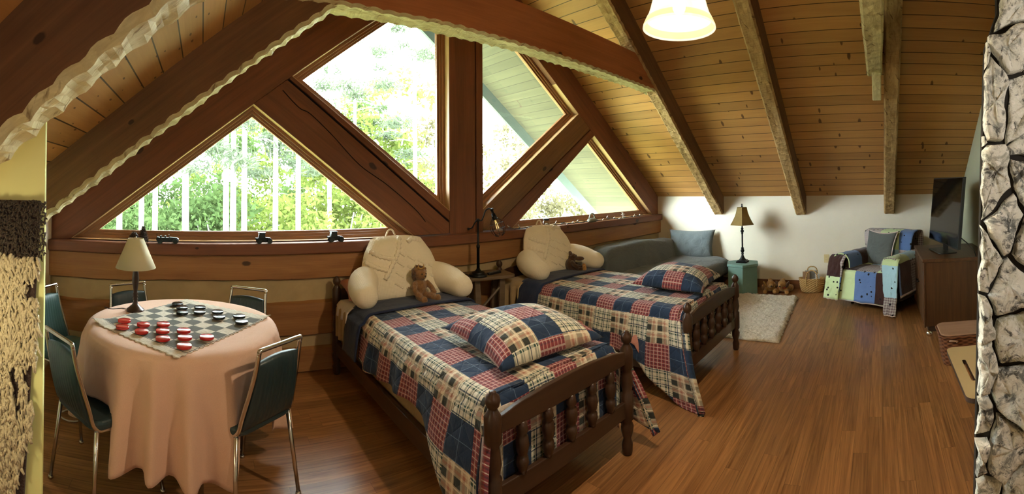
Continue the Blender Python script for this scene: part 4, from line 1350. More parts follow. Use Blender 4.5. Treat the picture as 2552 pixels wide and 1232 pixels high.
# hexagonal side table with lid, ornate lamp ---------------------------------------
hx = thing('hexagonal_side_table', 'sage green hexagonal lidded side table against the white wall', 'table', (5.86, 1.93, 0))
a0 = radians(198)
def hexp(r): return [(r * cos(a0 + k * pi / 3), r * sin(a0 + k * pi / 3)) for k in range(6)]
bm = newbm(); prism(bm, hexp(.236), .0, .385, 'z'); link('cabinet_body', bm, M['teal'], hx, bevel=.006)
bm = newbm(); prism(bm, hexp(.252), .388, .425, 'z'); link('lid', bm, M['teal'], hx, bevel=.006)
ol = thing('ornate_lamp', 'tall slim lamp with flared tan panel shade on the hexagonal table', 'lamp', (5.86, 1.93, .426))
bm = newbm(); box(bm, -.075, .075, -.075, .075, 0, .022); box(bm, -.06, .06, -.06, .06, .022, .036)
lathe(bm, [(.052, .036), (.048, .045), (.034, .06), (.022, .085), (.014, .11), (.020, .125), (.014, .14), (.026, .155), (.028, .172), (.016, .192), (.024, .205), (.012, .215), (.0115, .40), (.018, .41), (.013, .42), (.024, .435), (.025, .452), (.014, .472), (.022, .482), (.011, .50), (.009, .54)], 18)
link('base', bm, M['black_metal'], ol, bevel=.003, smooth=False)
M['shade2'] = translucent('tan_panel_shade', (.36, .25, .10, 1), (.34, .22, .08, 1), .3, .18, 9)
prof = [(.185, .540), (.177, .548), (.146, .60), (.118, .65), (.098, .70), (.084, .755), (.076, .785)]
bm = newbm(); lathe(bm, prof, 6, cap=False, ph=a0); o = link('lamp_shade', bm, M['shade2'], ol); solid(o, .003, 0)
bm = newbm()
for k in range(6):
    a = a0 + k * pi / 3; tube(bm, [(r * cos(a), r * sin(a), z) for r, z in prof], .004, 6)
for r, z in ((.185, .542), (.076, .785)): tube(bm, [(r * cos(a0 + k * pi / 3), r * sin(a0 + k * pi / 3), z) for k in range(6)], .005, 6, closed=True)
link('shade_trim', bm, M['shade2'], ol)
bm = newbm(); tube(bm, [(0, 0, .53), (0, 0, .80)], .004, 8); lathe(bm, [(.010, .79), (.013, .80), (.008, .812), (.011, .825), (.002, .84)], 12); link('finial', bm, M['black_metal'], ol, smooth=True)

# plush dogs, basket, outlet -----------------------------------------------------
def dog(loc, rz, label, collar):
    t = thing('plush_dog', label, 'plush toy', loc, rz, 'plush dogs by the baseboard')
    bm = newbm()
    ball(bm, (0, .02, .055), .085, .10, .055); ball(bm, (0, -.055, .105), .052, .05, .048); ball(bm, (0, -.105, .09), .030, .034, .025)
    ball(bm, (0, -.02, .15), .03, .03, .02)
    for sx in (-1, 1):
        tube(bm, smoothpath([(sx * .05, -.03, .03), (sx * .07, -.09, .025), (sx * .075, -.125, .025)], 5), .026, 10); ball(bm, (sx * .07, .07, .04), .035, .05, .04)
    o = link('body', bm, M['gold_fur'], t, smooth=True); remesh(o, .008, 2)
    for sx in (-1, 1):
        bm = newbm(); ball(bm, (sx * .062, -.045, .10), .018, .026, .045, rot=Matrix.Rotation(sx * .5, 3, 'Y')); link('ear', bm, M['mane'] if collar else M['gold_fur'], t, smooth=True)
    bm = newbm(); ball(bm, (0, -.138, .097), .011, .008, .009, seg=10, rings=6); link('nose', bm, M['black'], t, smooth=True)
    if collar:
        bm = newbm(); tube(bm, [(.045 * cos(2 * pi * k / 20), -.05 + .038 * sin(2 * pi * k / 20), .068) for k in range(20)], .007, 6, closed=True); link('collar', bm, M['redfelt'], t, smooth=True)
    return t
M['redfelt'] = plain('red_felt', (.40, .04, .03), .9)
dog((5.985, 1.56, 0), radians(-70), 'golden plush dog half hidden beside the hexagonal table', False).scale = (1.15,) * 3
dog((5.99, 1.365, 0), radians(-95), 'golden plush dog with a red collar nearest the straw basket', True).scale = (1.2,) * 3

bk = thing('straw_basket', 'straw tote basket of magazines with looped handles by the outlet', 'basket', (6.06, .965, 0), radians(6))
bm = newbm(); n_ = 40
rr = [(.115, .165, 0.0), (.13, .18, .01), (.150, .205, .09), (.160, .215, .175), (.165, .222, .20), (.155, .212, .20), (.145, .2, .10), (.12, .17, .012)]
rg = [[bm.verts.new((rx * .62 * cos(2 * pi * k / n_), ry * .86 * sin(2 * pi * k / n_), z)) for k in range(n_)] for rx, ry, z in rr]
for a, b in zip(rg, rg[1:]):
    for k in range(n_): bm.faces.new((a[k], a[(k + 1) % n_], b[(k + 1) % n_], b[k]))
bm.faces.new(rg[0][::-1]); bm.faces.new(rg[-1])
link('body', bm, M['straw'], bk, smooth=True)
for sx, dz in ((-1, 0.0), (1, .03)):
    bm = newbm(); tube(bm, smoothpath([(sx * .10, -.075, .10), (sx * .103, -.08, .20), (sx * .085, -.06, .285 + dz), (sx * .075, 0, .315 + dz), (sx * .085, .06, .285 + dz), (sx * .103, .08, .20), (sx * .10, .075, .10)], 6), .008, 8); link('handle', bm, M['straw'], bk, smooth=True)
M['paper1'] = plain('grey_magazine_cover', (.20, .19, .17), .5, var=.5, scale=30); M['paper2'] = plain('white_booklet', (.62, .60, .55), .6); M['paper3'] = plain('red_card', (.42, .05, .04), .5); M['paper4'] = plain('tan_book_cover', (.36, .22, .12), .5)
for nm, lab_, cat_, mat_, (x, y, z), (w_, h_, t_), rot_ in (
        ('magazine', 'grey picture magazine standing at the back of the straw basket', 'magazine', M['paper1'], (6.10, .985, .195), (.17, .20, .006), (radians(84), 0, radians(96))),
        ('book', 'tan book leaning at the window end of the straw basket', 'book', M['paper4'], (6.075, 1.05, .185), (.10, .20, .018), (radians(80), 0, radians(98))),
        ('card', 'small red and white card standing in the straw basket', 'card', M['paper3'], (6.05, .885, .215), (.055, .075, .003), (radians(82), 0, radians(92))),
        ('booklet', 'white booklet lying across the top of the straw basket', 'booklet', M['paper2'], (6.055, .93, .185), (.10, .16, .006), (radians(12), radians(10), radians(95)))):
    bm = newbm(); box(bm, -w_ / 2, w_ / 2, -h_ / 2, h_ / 2, -t_ / 2, t_ / 2)
    if nm == 'card': box(bm, -w_ / 2 - .006, w_ / 2 + .006, -h_ / 2 - .006, h_ / 2 + .006, -t_, -t_ / 2, 1)
    o = link(nm, bm, [mat_, M['paper2']], loc=(x, y, z), rot=rot_, bevel=.001); tag(o, lab_, cat_)

ou = thing('wall_outlet', 'ivory electrical outlet on the white wall above the straw basket', 'outlet', (RX, .772, .447))
bm = newbm(); prism(bm, rounded_rect(-.037, .037, -.060, .060, .006), -.006, 0, 'x'); link('cover_plate', bm, M['ivory'], ou, bevel=.002)
for dz in (-.02, .02):
    bm = newbm(); lathe(bm, [(.0165, -.009), (.0165, -.004)], 20, (0, 0, dz), ax='x'); s_ = link('socket', bm, M['ivory'], ou)
    bm = newbm(); box(bm, -.0095, -.0085, -.008, -.005, dz - .003, dz + .007); box(bm, -.0095, -.0085, .005, .008, dz - .003, dz + .007); link('slots', bm, M['tvb'], s_)

# armchair under a patchwork throw ------------------------------------------------
ACL = (5.595, -.035, 0); ACR = radians(45)          # local -y is the front
ac = thing('armchair', 'brown upholstered armchair in the corner under a patchwork throw', 'armchair', ACL, radians(240))
M['brown_up'] = fabric('brown_upholstery', (.05, .028, .018), wrinkle=.4)
bm = newbm(); box(bm, -.36, .36, -.36, .34, .07, .24); link('base', bm, M['brown_up'], ac, bevel=.03)
slab('seat', ac, M['brown_up'], -.27, .27, -.40, .25, .22, .43, 1.0, amp=.01, n=(20, 14))
slab('backrest', ac, M['brown_up'], -.34, .34, .18, .40, .22, .81, 2.0, amp=.01, n=(20, 14))
for sx in (-1, 1):
    slab('arm', ac, M['brown_up'], sx * .345 - .095, sx * .345 + .095, -.38, .36, .10, .60, 4.0 + sx, amp=.008, n=(20, 14))
    for sy in (-.28, .28):
        bm = newbm(); lathe(bm, [(.02, 0), (.03, .08)], 12, (sx * .29, sy, 0)); link('leg', bm, M['lamp_wood'], ac, smooth=True)
# throw: one sheet laid from behind the back, over it, along the seat and down the front; two flaps over the arms
th = thing('patchwork_throw', 'patchwork throw of lime, blue, brown and plaid squares tied with dark yarn on the armchair', 'throw', ACL, ac.rotation_euler.z)
M['throw'] = throw_mat('patchwork_throw_squares', .29)
M['hem'] = fabric('pale_pink_binding', (.62, .50, .46), wrinkle=.3)
def polyline(pts):
    L_ = [0.0]
    for a, b in zip(pts, pts[1:]): L_.append(L_[-1] + (Vector(b) - Vector(a)).length)
    def at(s):
        s = max(0, min(L_[-1], s))
        for k in range(len(pts) - 1):
            if s <= L_[k + 1]:
                t = (s - L_[k]) / max(1e-9, L_[k + 1] - L_[k]); return Vector(pts[k]).lerp(Vector(pts[k + 1]), t)
        return Vector(pts[-1])
    return at, L_[-1]
def drape(name, path, wfn, uv0, hemmed=True, nu=40, nv=60, wob=.012, axis='x', seed=0.0):
    at, TL_ = polyline([tuple(p) for p in smoothpath(path, 6)])
    bm = newbm()
    def fn(a, b):
        p = at(b * TL_); x0_, x1_ = wfn(b)
        q = Vector((x0_ + (x1_ - x0_) * a, p.y, p.z)) if axis == 'x' else Vector((p.x, x0_ + (x1_ - x0_) * a, p.z))
        e = wob * (nz(a * 5 + seed, b * 8) + .4 * nz(a * 11, b * 17, seed))
        return q + Vector((e * .5, -abs(e), e * .6))
    def uvf(a, b):
        x0_, x1_ = wfn(b); return (uv0[0] + x0_ + (x1_ - x0_) * a, uv0[1] + b * TL_)
    V = grid_sheet(bm, nu, nv, fn, uvf)
    edge = [V[i][nv].co.copy() for i in range(nu + 1)]
    o = link(name, bm, M['throw'], th, smooth=True); solid(o, .014, 1)
    if hemmed:
        bm = newbm(); tube(bm, edge, .011, 8); link('binding', bm, M['hem'], th, smooth=True)
drape('throw_middle', [(0, .46, .60), (0, .46, .84), (0, .40, .885), (0, .28, .885), (0, .17, .84), (0, .15, .60), (0, .12, .49), (0, -.05, .462), (0, -.30, .462), (0, -.42, .45), (0, -.455, .40), (0, -.47, .25), (0, -.50, .10)],
      lambda b: (-.37 + .07 * min(1, max(0, (b - .3) * 4)) - .06 * max(0, b - .75) * 4, .37 - .07 * min(1, max(0, (b - .3) * 4)) + .05 * max(0, b - .75) * 4), (.41, 1.04), seed=1)
for sx, z_end, yb in ((-1, .06, .30), (1, .10, .36)):
    drape('throw_arm_flap', [(sx * .235, 0, .47), (sx * .24, 0, .57), (sx * .28, 0, .628), (sx * .345, 0, .64), (sx * .41, 0, .628), (sx * .455, 0, .57), (sx * .47, 0, .40), (sx * .49, 0, .20), (sx * .51, 0, z_end + .12)],
          lambda b, yb=yb: (-.43 - .03 * b, yb), (2.17 if sx > 0 else 1.30, .35), axis='y', seed=3 + sx, nu=36, nv=44)
# corner tail falling to the floor in front of the right arm
drape('throw_corner', [(.36, -.40, .63), (.38, -.46, .58), (.395, -.50, .40), (.43, -.54, .20), (.47, -.60, .03)], lambda b: (.25 + .10 * b, .47 + .03 * b), (.91, .98), seed=7, nu=24, nv=30)
drape('throw_corner', [(-.36, -.40, .62), (-.38, -.46, .57), (-.40, -.49, .40), (-.44, -.52, .22), (-.48, -.54, .10)], lambda b: (-.50 - .05 * b, -.27 - .06 * b), (.9, 1.15), seed=9, nu=24, nv=30)
bm = newbm(); cushion(bm, .47, .45, .15, 24, seed=8, corner=.10, wr=.01)
gp = thing('throw_pillow', 'square grey pillow with pale edging on the patchwork armchair', 'pillow', (0, 0, 0))
gp.location = Vector(ACL) + Matrix.Rotation(ac.rotation_euler.z, 3, 'Z') @ Vector((-.08, .065, .655)); gp.rotation_euler = (radians(74), 0, ac.rotation_euler.z - radians(12))
link('cover', bm, M['grey'], gp, smooth=True)
bm = newbm(); w2, h2 = .47 * .5, .45 * .5
edge = []
for k in range(100):
    q = k / 25; s_ = int(q); t = q - s_
    u, v = [(2 * t - 1, -1), (1, 2 * t - 1), (1 - 2 * t, 1), (-1, 1 - 2 * t)][s_]
    kk = 1 - .07 * (1 - v * v) * abs(u) ** 3; k2 = 1 - .07 * (1 - u * u) * abs(v) ** 3; c_ = 1 + .10 * (abs(u * v)) ** 2
    edge.append((u * w2 * kk * c_ * 1.01, v * h2 * k2 * c_ * 1.01, 0))
tube(bm, edge, .008, 6, closed=True); link('piping', bm, M['hem'], gp, smooth=True)

# cabinet, television ------------------------------------------------------------
cb_ = thing('media_cabinet', 'dark wooden cabinet against the back wall holding the television', 'cabinet', (4.86, -.81, 0))
x0_, x1_, y0_, y1_ = -.512, .49, -.36, .375
bm = newbm(); box(bm, x0_ + .012, x1_ - .012, y0_, y1_ - .022, .055, .71); link('body', bm, M['cab'], cb_, bevel=.003)
bm = newbm(); box(bm, x0_ + .03, x1_ - .03, y0_, y1_ - .05, 0, .056); link('plinth', bm, M['dark_edge'], cb_)
bm = newbm(); box(bm, x0_ - .008, x1_ + .008, y0_, y1_ + .006, .708, .745); link('top', bm, M['cabtop'], cb_, bevel=.006)
bm = newbm(); box(bm, x0_, x0_ + .05, y1_ - .024, y1_ - .006, .05, .71); link('stile', bm, M['cab'], cb_, bevel=.003)
for k in range(2):
    bm = newbm(); xa = x0_ + .06 + k * .465; box(bm, xa, xa + .44, y1_ - .022, y1_ - .002, .07, .69); d_ = link('door', bm, M['cab'], cb_, bevel=.006)
    bm = newbm(); lathe(bm, [(.008, 0), (.006, .012), (.013, .022), (.004, .03)], 14, ax='y'); link('knob', bm, M['black_metal'], d_, smooth=True, loc=(xa + (.40 if k == 0 else .04), y1_ - .002, .42))
tv = thing('television', 'black flat television standing on the dark cabinet, screen nearly edge-on', 'television', (4.82, -.715, .746), radians(9.5))
def tlt(v): return Vector((v.x, v.y - .10 * (v.z - .1), v.z))
bm = newbm(); vs_ = box(bm, -.52, .52, -.022, .012, .085, .83)
for v in vs_: v.co = tlt(v.co)
link('housing', bm, M['tvb'], tv, bevel=.004)
bm = newbm(); vs_ = box(bm, -.508, .508, .0115, .0145, .10, .818)
for v in vs_: v.co = tlt(v.co)
link('screen', bm, M['tv'], tv)
bm = newbm(); vs_ = box(bm, -.30, .30, -.06, -.02, .14, .46)
for v in vs_: v.co = tlt(v.co)
link('rear_cover', bm, M['tvb'], tv, bevel=.02)
bm = newbm(); prism(bm, rounded_rect(-.22, .22, -.10, .11, .04), 0, .012, 'z'); box(bm, -.05, .05, -.045, -.015, .01, .16); link('stand', bm, M['tvb'], tv, bevel=.003)
bm = newbm(); tube(bm, smoothpath([(-.32, -.05, .22), (-.42, -.10, .16), (-.50, -.16, .09), (-.49, -.20, .0)], 8), .005, 6); link('cord', bm, M['tvb'], tv, smooth=True)

bl = thing('silver_ball', 'small shiny silver ball on the floor at the cabinet corner', 'ball', (4.235, -.478, 0))
bm = newbm(); ball(bm, (0, 0, .032), .032, seg=24, rings=16); lathe(bm, [(.033, .027), (.0345, .032), (.033, .037)], 24, cap=False)
link('shell', bm, M['silver'], bl, smooth=True)

pb = thing('picnic_basket', 'brown splint picnic basket with flat lid on the floor before the cabinet', 'basket', (3.66, -.79, 0))
bm = newbm(); n_ = 10
P0, P1 = rounded_rect(-.145, .145, -.27, .27, .06, n_), rounded_rect(-.17, .17, -.30, .30, .07, n_)
rg = []
for k in range(10):
    t = k / 9; rg.append([bm.verts.new((a[0] + (b[0] - a[0]) * t, a[1] + (b[1] - a[1]) * t, .004 + .246 * t + 0)) for a, b in zip(P0, P1)])
for a, b in zip(rg, rg[1:]):
    for k in range(len(a)): bm.faces.new((a[k], a[(k + 1) % len(a)], b[(k + 1) % len(a)], b[k]))
bm.faces.new(rg[0][::-1]); bm.faces.new(rg[-1])
link('body', bm, M['wicker'], pb, smooth=False)
M['lidwood'] = wood('pinkish_lid_wood', (.42, .25, .16), (.30, .16, .10), along=1, cross=(0, 2), knots=0, rough=.55)
bm = newbm(); prism(bm, rounded_rect(-.168, .168, -.298, .298, .075, 8), .252, .266, 'z'); link('lid', bm, M['lidwood'], pb, bevel=.005)
bm = newbm(); P2 = rounded_rect(-.176, .176, -.306, .306, .072, 8); tube(bm, [(x, y, .244) for x, y in P2], .008, 6, closed=True); link('rim', bm, M['wicker'], pb, smooth=True)
for sy in (-.17, .17):
    bm = newbm(); tube(bm, smoothpath([(-.165, sy, .20), (-.186, sy, .215), (-.186, sy + .04, .222), (-.165, sy + .06, .215)], 5), .007, 6); link('handle', bm, M['lidwood'], pb, smooth=True)

lt = thing('lap_table', 'low beige table with a slotted top in front of the fieldstone', 'table', (2.41, -.66, 0))
def slot_board(bm, out, sl, z0, z1):
    """board outline with one slot cut through"""
    n1, n2 = len(out), len(sl)
    for z, flip in ((z0, True), (z1, False)):
        pass
    o0 = [bm.verts.new((x, y, z0)) for x, y in out]; o1 = [bm.verts.new((x, y, z1)) for x, y in out]
    s0 = [bm.verts.new((x, y, z0)) for x, y in sl]; s1 = [bm.verts.new((x, y, z1)) for x, y in sl]
    for k in range(n1): bm.faces.new((o0[k], o0[(k + 1) % n1], o1[(k + 1) % n1], o1[k])).material_index = 1
    for k in range(n2): bm.faces.new((s0[k], s1[k], s1[(k + 1) % n2], s0[(k + 1) % n2])).material_index = 1
    for O, S_ in ((o0, s0), (o1, s1)):
        ed = []
        for L_ in (O, S_):
            for k in range(len(L_)): ed.append(bm.edges.get((L_[k], L_[(k + 1) % len(L_)])))
        bmesh.ops.triangle_fill(bm, use_beauty=True, edges=ed)
bm = newbm(); slot_board(bm, rounded_rect(-.34, .34, -.245, .245, .045, 6), [(x, y + .17) for x, y in rounded_rect(-.15, .13, -.011, .011, .011, 5)], .425, .45)
link('table_top', bm, [M['board'], M['dark_edge']], lt)
for sx in (-1, 1):
    for sy in (-.20, -.03):
        bm = newbm(); tube(bm, [(sx * .27, sy, .425), (sx * .27, sy, 0)], .013, 10); link('leg', bm, M['black_metal'], lt, smooth=True)

# rugs -------------------------------------------------------------------------
def shag_rug(name, label, x0, x1, y0, y1, seed, sk=0.0):
    bm = newbm(); nx, ny = int((x1 - x0) / .016), int((y1 - y0) / .016)
    def fn(a, b):
        x = x0 + (x1 - x0) * a; y = y0 + (y1 - y0) * b + sk * (x - x0)
        e = min(a * (x1 - x0), (1 - a) * (x1 - x0), b * (y1 - y0), (1 - b) * (y1 - y0))
        h = .034 * min(1, (e / .05)) ** .5 + .018 * abs(nz(x * 26, y * 26, seed)) + .010 * nz(x * 60, y * 60, seed) + .008 * nz(x * 9, y * 9, seed)
        j = .014
        return Vector((x + j * nz(x * 31, y * 31, 3) + .012 * nz(x * 14, y * 14, 8), y + j * nz(x * 31, y * 31, 9) + .012 * nz(x * 14, y * 14, 12), max(.004, h if e > 0 else .004)))
    grid_sheet(bm, nx, ny, fn, lambda a, b: (a, b))
    o = link(name, bm, M['shag'], smooth=True); solid(o, .004, -1)
    return tag(o, label, 'rug')
shag_rug('shag_rug', 'cream shag rug on the floor between the far bed and the armchair', 4.03, 5.72, .97, 2.10, 1.0, .075)
shag_rug('shag_rug', 'small grey white shag rug on the floor between the two beds', 2.20, 2.70, 1.68, 2.75, 5.0, .0)
bm = newbm(); tube(bm, [( -.83 + .085 * cos(t * .42) * (1 + .05 * sin(t)), 2.74 + .075 * sin(t * .42), .006) for t in range(16)], .005, 6); ball(bm, (-.75, 2.74, .008), .008, seg=8, rings=6)
tag(link('white_cord', bm, M['white_cord'], smooth=True), 'loop of white cord on the floor by the left chairs', 'cord')

# things on the window sill ------------------------------------------------------
SZ = 1.0725; SY = 3.445
def scales(bm, n, r_of, h, sr, seed):
    rn = random.Random(seed)
    for k in range(n):
        t = (k + .5) / n; a = k * 2.39996; r = r_of(t)
        p = Vector((r * cos(a), r * sin(a), h * t)); d = Vector((cos(a), sin(a), .35)).normalized()
        q = p + d * sr * (1.1 - .5 * t)
        s = d.cross(Vector((0, 0, 1))).normalized() * sr * .42 * (1.1 - .5 * t)
        v = [bm.verts.new(p - s), bm.verts.new(p + s), bm.verts.new(q + s * .5 + Vector((0, 0, sr * .12))), bm.verts.new(q - s * .5 + Vector((0, 0, sr * .12))), bm.verts.new(p + Vector((0, 0, sr * .35)))]
        bm.faces.new((v[0], v[1], v[2], v[3])); bm.faces.new((v[4], v[3], v[2])); bm.faces.new((v[0], v[3], v[4])); bm.faces.new((v[1], v[4], v[2]))
t = thing('pine_cone', 'round dark pine cone on the sill behind the lamp shade', 'pine cone', (-.545, SY, SZ))
bm = newbm(); ball(bm, (0, 0, .042), .034, .034, .04, seg=14, rings=10); link('core', bm, M['cone'], t, smooth=True)
bm = newbm(); scales(bm, 60, lambda q: .036 * sin(pi * (q * .86 + .1)), .082, .016, 1); link('scales', bm, M['cone'], t)
t = thing('pine_cone', 'tall pointed pine cone shaped like a little tree on the sill', 'pine cone', (-.47, SY, SZ))
bm = newbm(); lathe(bm, [(.018, 0), (.024, .02), (.012, .09), (.002, .125)], 12); link('core', bm, M['cone'], t, smooth=True)
bm = newbm(); scales(bm, 70, lambda q: .026 * (1 - q) + .003, .125, .026, 2); link('scales', bm, M['cone'], t)

def toy_car(loc, label, kind):
    t = thing('toy_car', label, 'toy car', loc, 0, 'old fashioned toy cars on the sill')
    bm = newbm()
    if kind == 'open':
        prism(bm, [(-.085, .018), (.085, .018), (.088, .034), (.075, .045), (.02, .050), (.0, .046), (-.06, .046), (-.085, .052), (-.092, .035)], -.026, .026)
        for x in (-.055, -.02): box(bm, x - .006, x + .006, -.022, .022, .04, .062)
        tube(bm, [(.012, -.02, .046), (.008, -.02, .068), (.008, .02, .068), (.012, .02, .046)], .002, 6)
        tube(bm, [(-.085, 0, .04), (-.088, 0, .075)], .003, 6)
        wx = (-.06, .062); wr = .020
    else:
        prism(bm, [(-.04, .02), (.055, .02), (.055, .044), (.012, .050), (.012, .052), (-.045, .052)], -.022, .022)
        prism(bm, [(-.045, .045), (.012, .045), (.008, .082), (-.038, .082)], -.024, .024); box(bm, -.044, .014, -.028, .028, .082, .088)
        box(bm, -.066, -.040, -.02, .02, .028, .045)
        tube(bm, smoothpath([(.018, -.03, .022), (.032, -.03, .040), (.048, -.03, .042), (.065, -.03, .026)], 4), .004, 6); tube(bm, smoothpath([(.018, .03, .022), (.032, .03, .040), (.048, .03, .042), (.065, .03, .026)], 4), .004, 6)
        wx = (-.038, .046); wr = .019
    link('body', bm, M['toy'], t, bevel=.002)
    for x in wx:
        for y in (-.030, .030):
            bm = newbm(); lathe(bm, [(wr, -.005), (wr + .001, 0), (wr, .005)], 18, ax='y'); w_ = link('wheel', bm, M['toy'], t, loc=(x, y, wr))
    return t
toy_car((-.27, SY - .02, SZ), 'low open-topped dark toy car on the sill next to the pine cones', 'open')
toy_car((.495, SY - .02, SZ), 'tall cabbed dark toy truck in the middle of the large window sill', 'cab')
toy_car((1.095, SY - .02, SZ), 'tall cabbed dark toy truck on the sill beside the cream backrest', 'cab')

jr = thing('glass_jar', 'small lidded glass jar on the right sill above the far backrest', 'jar', (3.535, SY, SZ))
M['jarg'] = M['clear']
bm = newbm(); lathe(bm, [(.036, 0), (.042, .006), (.042, .055), (.030, .066), (.030, .074)], 24); link('body', bm, M['jarg'], jr, smooth=True)
bm = newbm(); lathe(bm, [(.036, .074), (.037, .076), (.037, .092), (.034, .094)], 24); link('lid', bm, M['toy'], jr, smooth=True)
bm = newbm(); lathe(bm, [(.034, .002), (.038, .008), (.038, .032), (.02, .036)], 20); link('filling', bm, M['cone'], jr, smooth=True)
rg_ = thing('ring_handled_pot', 'small grey pot with a ring handle standing on the right sill', 'ornament', (4.385, SY, SZ))
M['pot'] = plain('grey_green_ceramic', (.20, .20, .15), .5)
bm = newbm(); lathe(bm, [(.075, 0), (.092, .008), (.088, .030), (.062, .045), (.02, .05)], 24, sy=.45); link('body', bm, M['pot'], rg_, smooth=True)
bm = newbm(); tube(bm, [(.056 * cos(pi * k / 18), 0, .045 + .062 * sin(pi * k / 18)) for k in range(19)], .009, 10); link('handle', bm, M['pot'], rg_, smooth=True)
wo = thing('wire_ornament', 'little white wire cross ornament near the end of the right sill', 'ornament', (5.10, SY, SZ))
bm = newbm(); tube(bm, [(0, 0, 0), (0, 0, .085)], .006, 8); tube(bm, [(-.045, 0, .055), (.045, 0, .06)], .005, 8); tube(bm, [(-.03, 0, .085), (.035, 0, .03)], .004, 8); lathe(bm, [(.022, 0), (.02, .006)], 14); link('body', bm, M['paper2'], wo, smooth=True)
sl_ = thing('string_lights', 'tangle of dark string lights with clear bulbs along the right sill', 'string lights', (4.3, SY - .01, SZ))
bm = newbm(); rn = random.Random(5); pts = []
for k in range(90):
    q = k / 89; pts.append((-1.35 + 2.7 * q + .03 * rn.uniform(-1, 1), .03 * rn.uniform(-1, 1) + (.02 if k % 3 else -.02), .006 + .03 * rn.random() ** 2))
tube(bm, smoothpath(pts, 3), .003, 5); link('wire', bm, M['toy'], sl_, smooth=True)
M['bulbw'] = plain('frosted_mini_bulb', (.75, .74, .70), .3)
for k in range(2, 88, 4):
    p = Vector(pts[k]); d = Vector((rn.uniform(-1, 1), rn.uniform(-1, .4), rn.uniform(.1, .9))).normalized()
    bm = newbm(); tube(bm, [p, p + d * .018, p + d * .028, p + d * .036], [.004, .0045, .004, .001], 8); link('mini_bulb', bm, M['bulbw'], sl_, smooth=True)

# shaggy wall hanging on the partition ---------------------------------------------
wh = thing('shaggy_wall_hanging', 'shaggy cream and brown yarn wall hanging on the pale yellow partition', 'wall hanging', (-.90, 1.655, .20))
bm = newbm(); box(bm, -.34, .255, -.016, 0, .02, 1.255); 
for v in bm.verts:
    if v.co.x > 0 and v.co.z < .1: v.co.x -= .06
link('backing', bm, M['backing'], wh, bevel=.006)
rn = random.Random(21)
def tuft(bm, p, d, L_, r):
    side = Vector((rn.uniform(-.5, .5), 0, 0)); q0 = Vector(p)
    q1 = q0 + d * L_ * .5 + Vector((0, -L_ * .25, L_ * .05)); q2 = q0 + d * L_ + side * L_ * .5 + Vector((0, 0, -L_ * .25))
    tube(bm, [q0, q1, q2], [r, r * 1.1, r * .6], 5)
bm = newbm(); bm2 = newbm()
x = -.33
while x < .272:
    z = .05
    while z < 1.26:
        px_, pz_ = x + rn.uniform(-.006, .006), z + rn.uniform(-.007, .007)
        if pz_ > 1.03 + .015 * nz(px_ * 14, 2):
            for q in range(2): tuft(bm2, (px_ + rn.uniform(-.004, .004), -.012, min(pz_, 1.25)), Vector((rn.uniform(-.7, .7), -.8, rn.uniform(-.9, .4))), rn.uniform(.016, .026), .0035)
        else:
            # diagonal bare streaks where the brown ground shows, mostly low and to the right
            hole = (px_ > .205 + .02 * nz(pz_ * 40, 1) and .86 < pz_ < .945) or (px_ > .195 + .25 * max(0, .53 - pz_) + .02 * nz(pz_ * 30, 2) and .45 < pz_ < .60) or (pz_ < .37 and px_ > .165 + .26 * (pz_ - .10) + .015 * nz(pz_ * 30, 5))
            if hole: z += .0135; continue
            sdiag = nz((px_ + pz_ * .22) * 17, pz_ * 2.1, 3) + .42 * (px_ - .06) / .2 - .35 * max(0, (pz_ - .75))
            lim = .26 - .04 * px_ - (.0 if pz_ > .30 else (.30 - pz_) * .35)
            if sdiag < .53 + .12 * nz(px_ * 60, pz_ * 60) and px_ < lim:
                for q in range(2): tuft(bm, (px_, -.014, pz_), Vector((rn.uniform(-.45, .6), -.6, rn.uniform(-1.0, -.1))), rn.uniform(.024, .05), rn.uniform(.0045, .007))
        z += .0135
    x += .0125
link('cream_fringe', bm, M['yarn_cream'], wh, smooth=True); link('brown_pile_band', bm2, M['yarn_brown'], wh, smooth=True)

# pendant ------------------------------------------------------------------------
pd = thing('pendant_lamp', 'alabaster glass bell pendant lamp hanging lit over the room', 'lamp', (1.62, .80, 0))
M['alab'] = None
def alab():
    N = NT('alabaster_glass')
    co = N.coord('Object'); x, y, z = N.sep(co)
    n = N.noise(co, 7, 4, .6, 1.5)
    band = N.math('MULTIPLY', N.math('LESS_THAN', z, 2.213), N.math('GREATER_THAN', z, 2.186))
    c = N.mix(N.ramp(n, [(.4, 0.0), (.7, .5)]), (.92, .88, .76, 1), (.84, .70, .42, 1))
    c = N.mix(N.math('MULTIPLY', band, .75), c, (.82, .60, .22, 1))
    d = N.n.new('ShaderNodeBsdfDiffuse'); t_ = N.n.new('ShaderNodeBsdfTranslucent'); e = N.n.new('ShaderNodeEmission'); e.inputs[1].default_value = .52
    N.link(c, e.inputs[0]); cd_ = N.mix(1.0, c, (.05, .05, .05, 1), 'MULTIPLY')
    for q in (d, t_): N.link(cd_, q.inputs[0])
    mx = N.n.new('ShaderNodeMixShader'); mx.inputs[0].default_value = .55; N.link(d.outputs[0], mx.inputs[1]); N.link(t_.outputs[0], mx.inputs[2])
    ad = N.n.new('ShaderNodeAddShader'); N.link(mx.outputs[0], ad.inputs[0]); N.link(e.outputs[0], ad.inputs[1])
    tp = N.n.new('ShaderNodeBsdfTransparent'); tp.inputs[0].default_value = (1, .93, .78, 1); m3 = N.n.new('ShaderNodeMixShader'); m3.inputs[0].default_value = .30
    N.link(ad.outputs[0], m3.inputs[1]); N.link(tp.outputs[0], m3.inputs[2]); N.link(m3.outputs[0], N.out.inputs[0]); N.n.remove(N.b)
    return N.m
M['alab'] = alab()
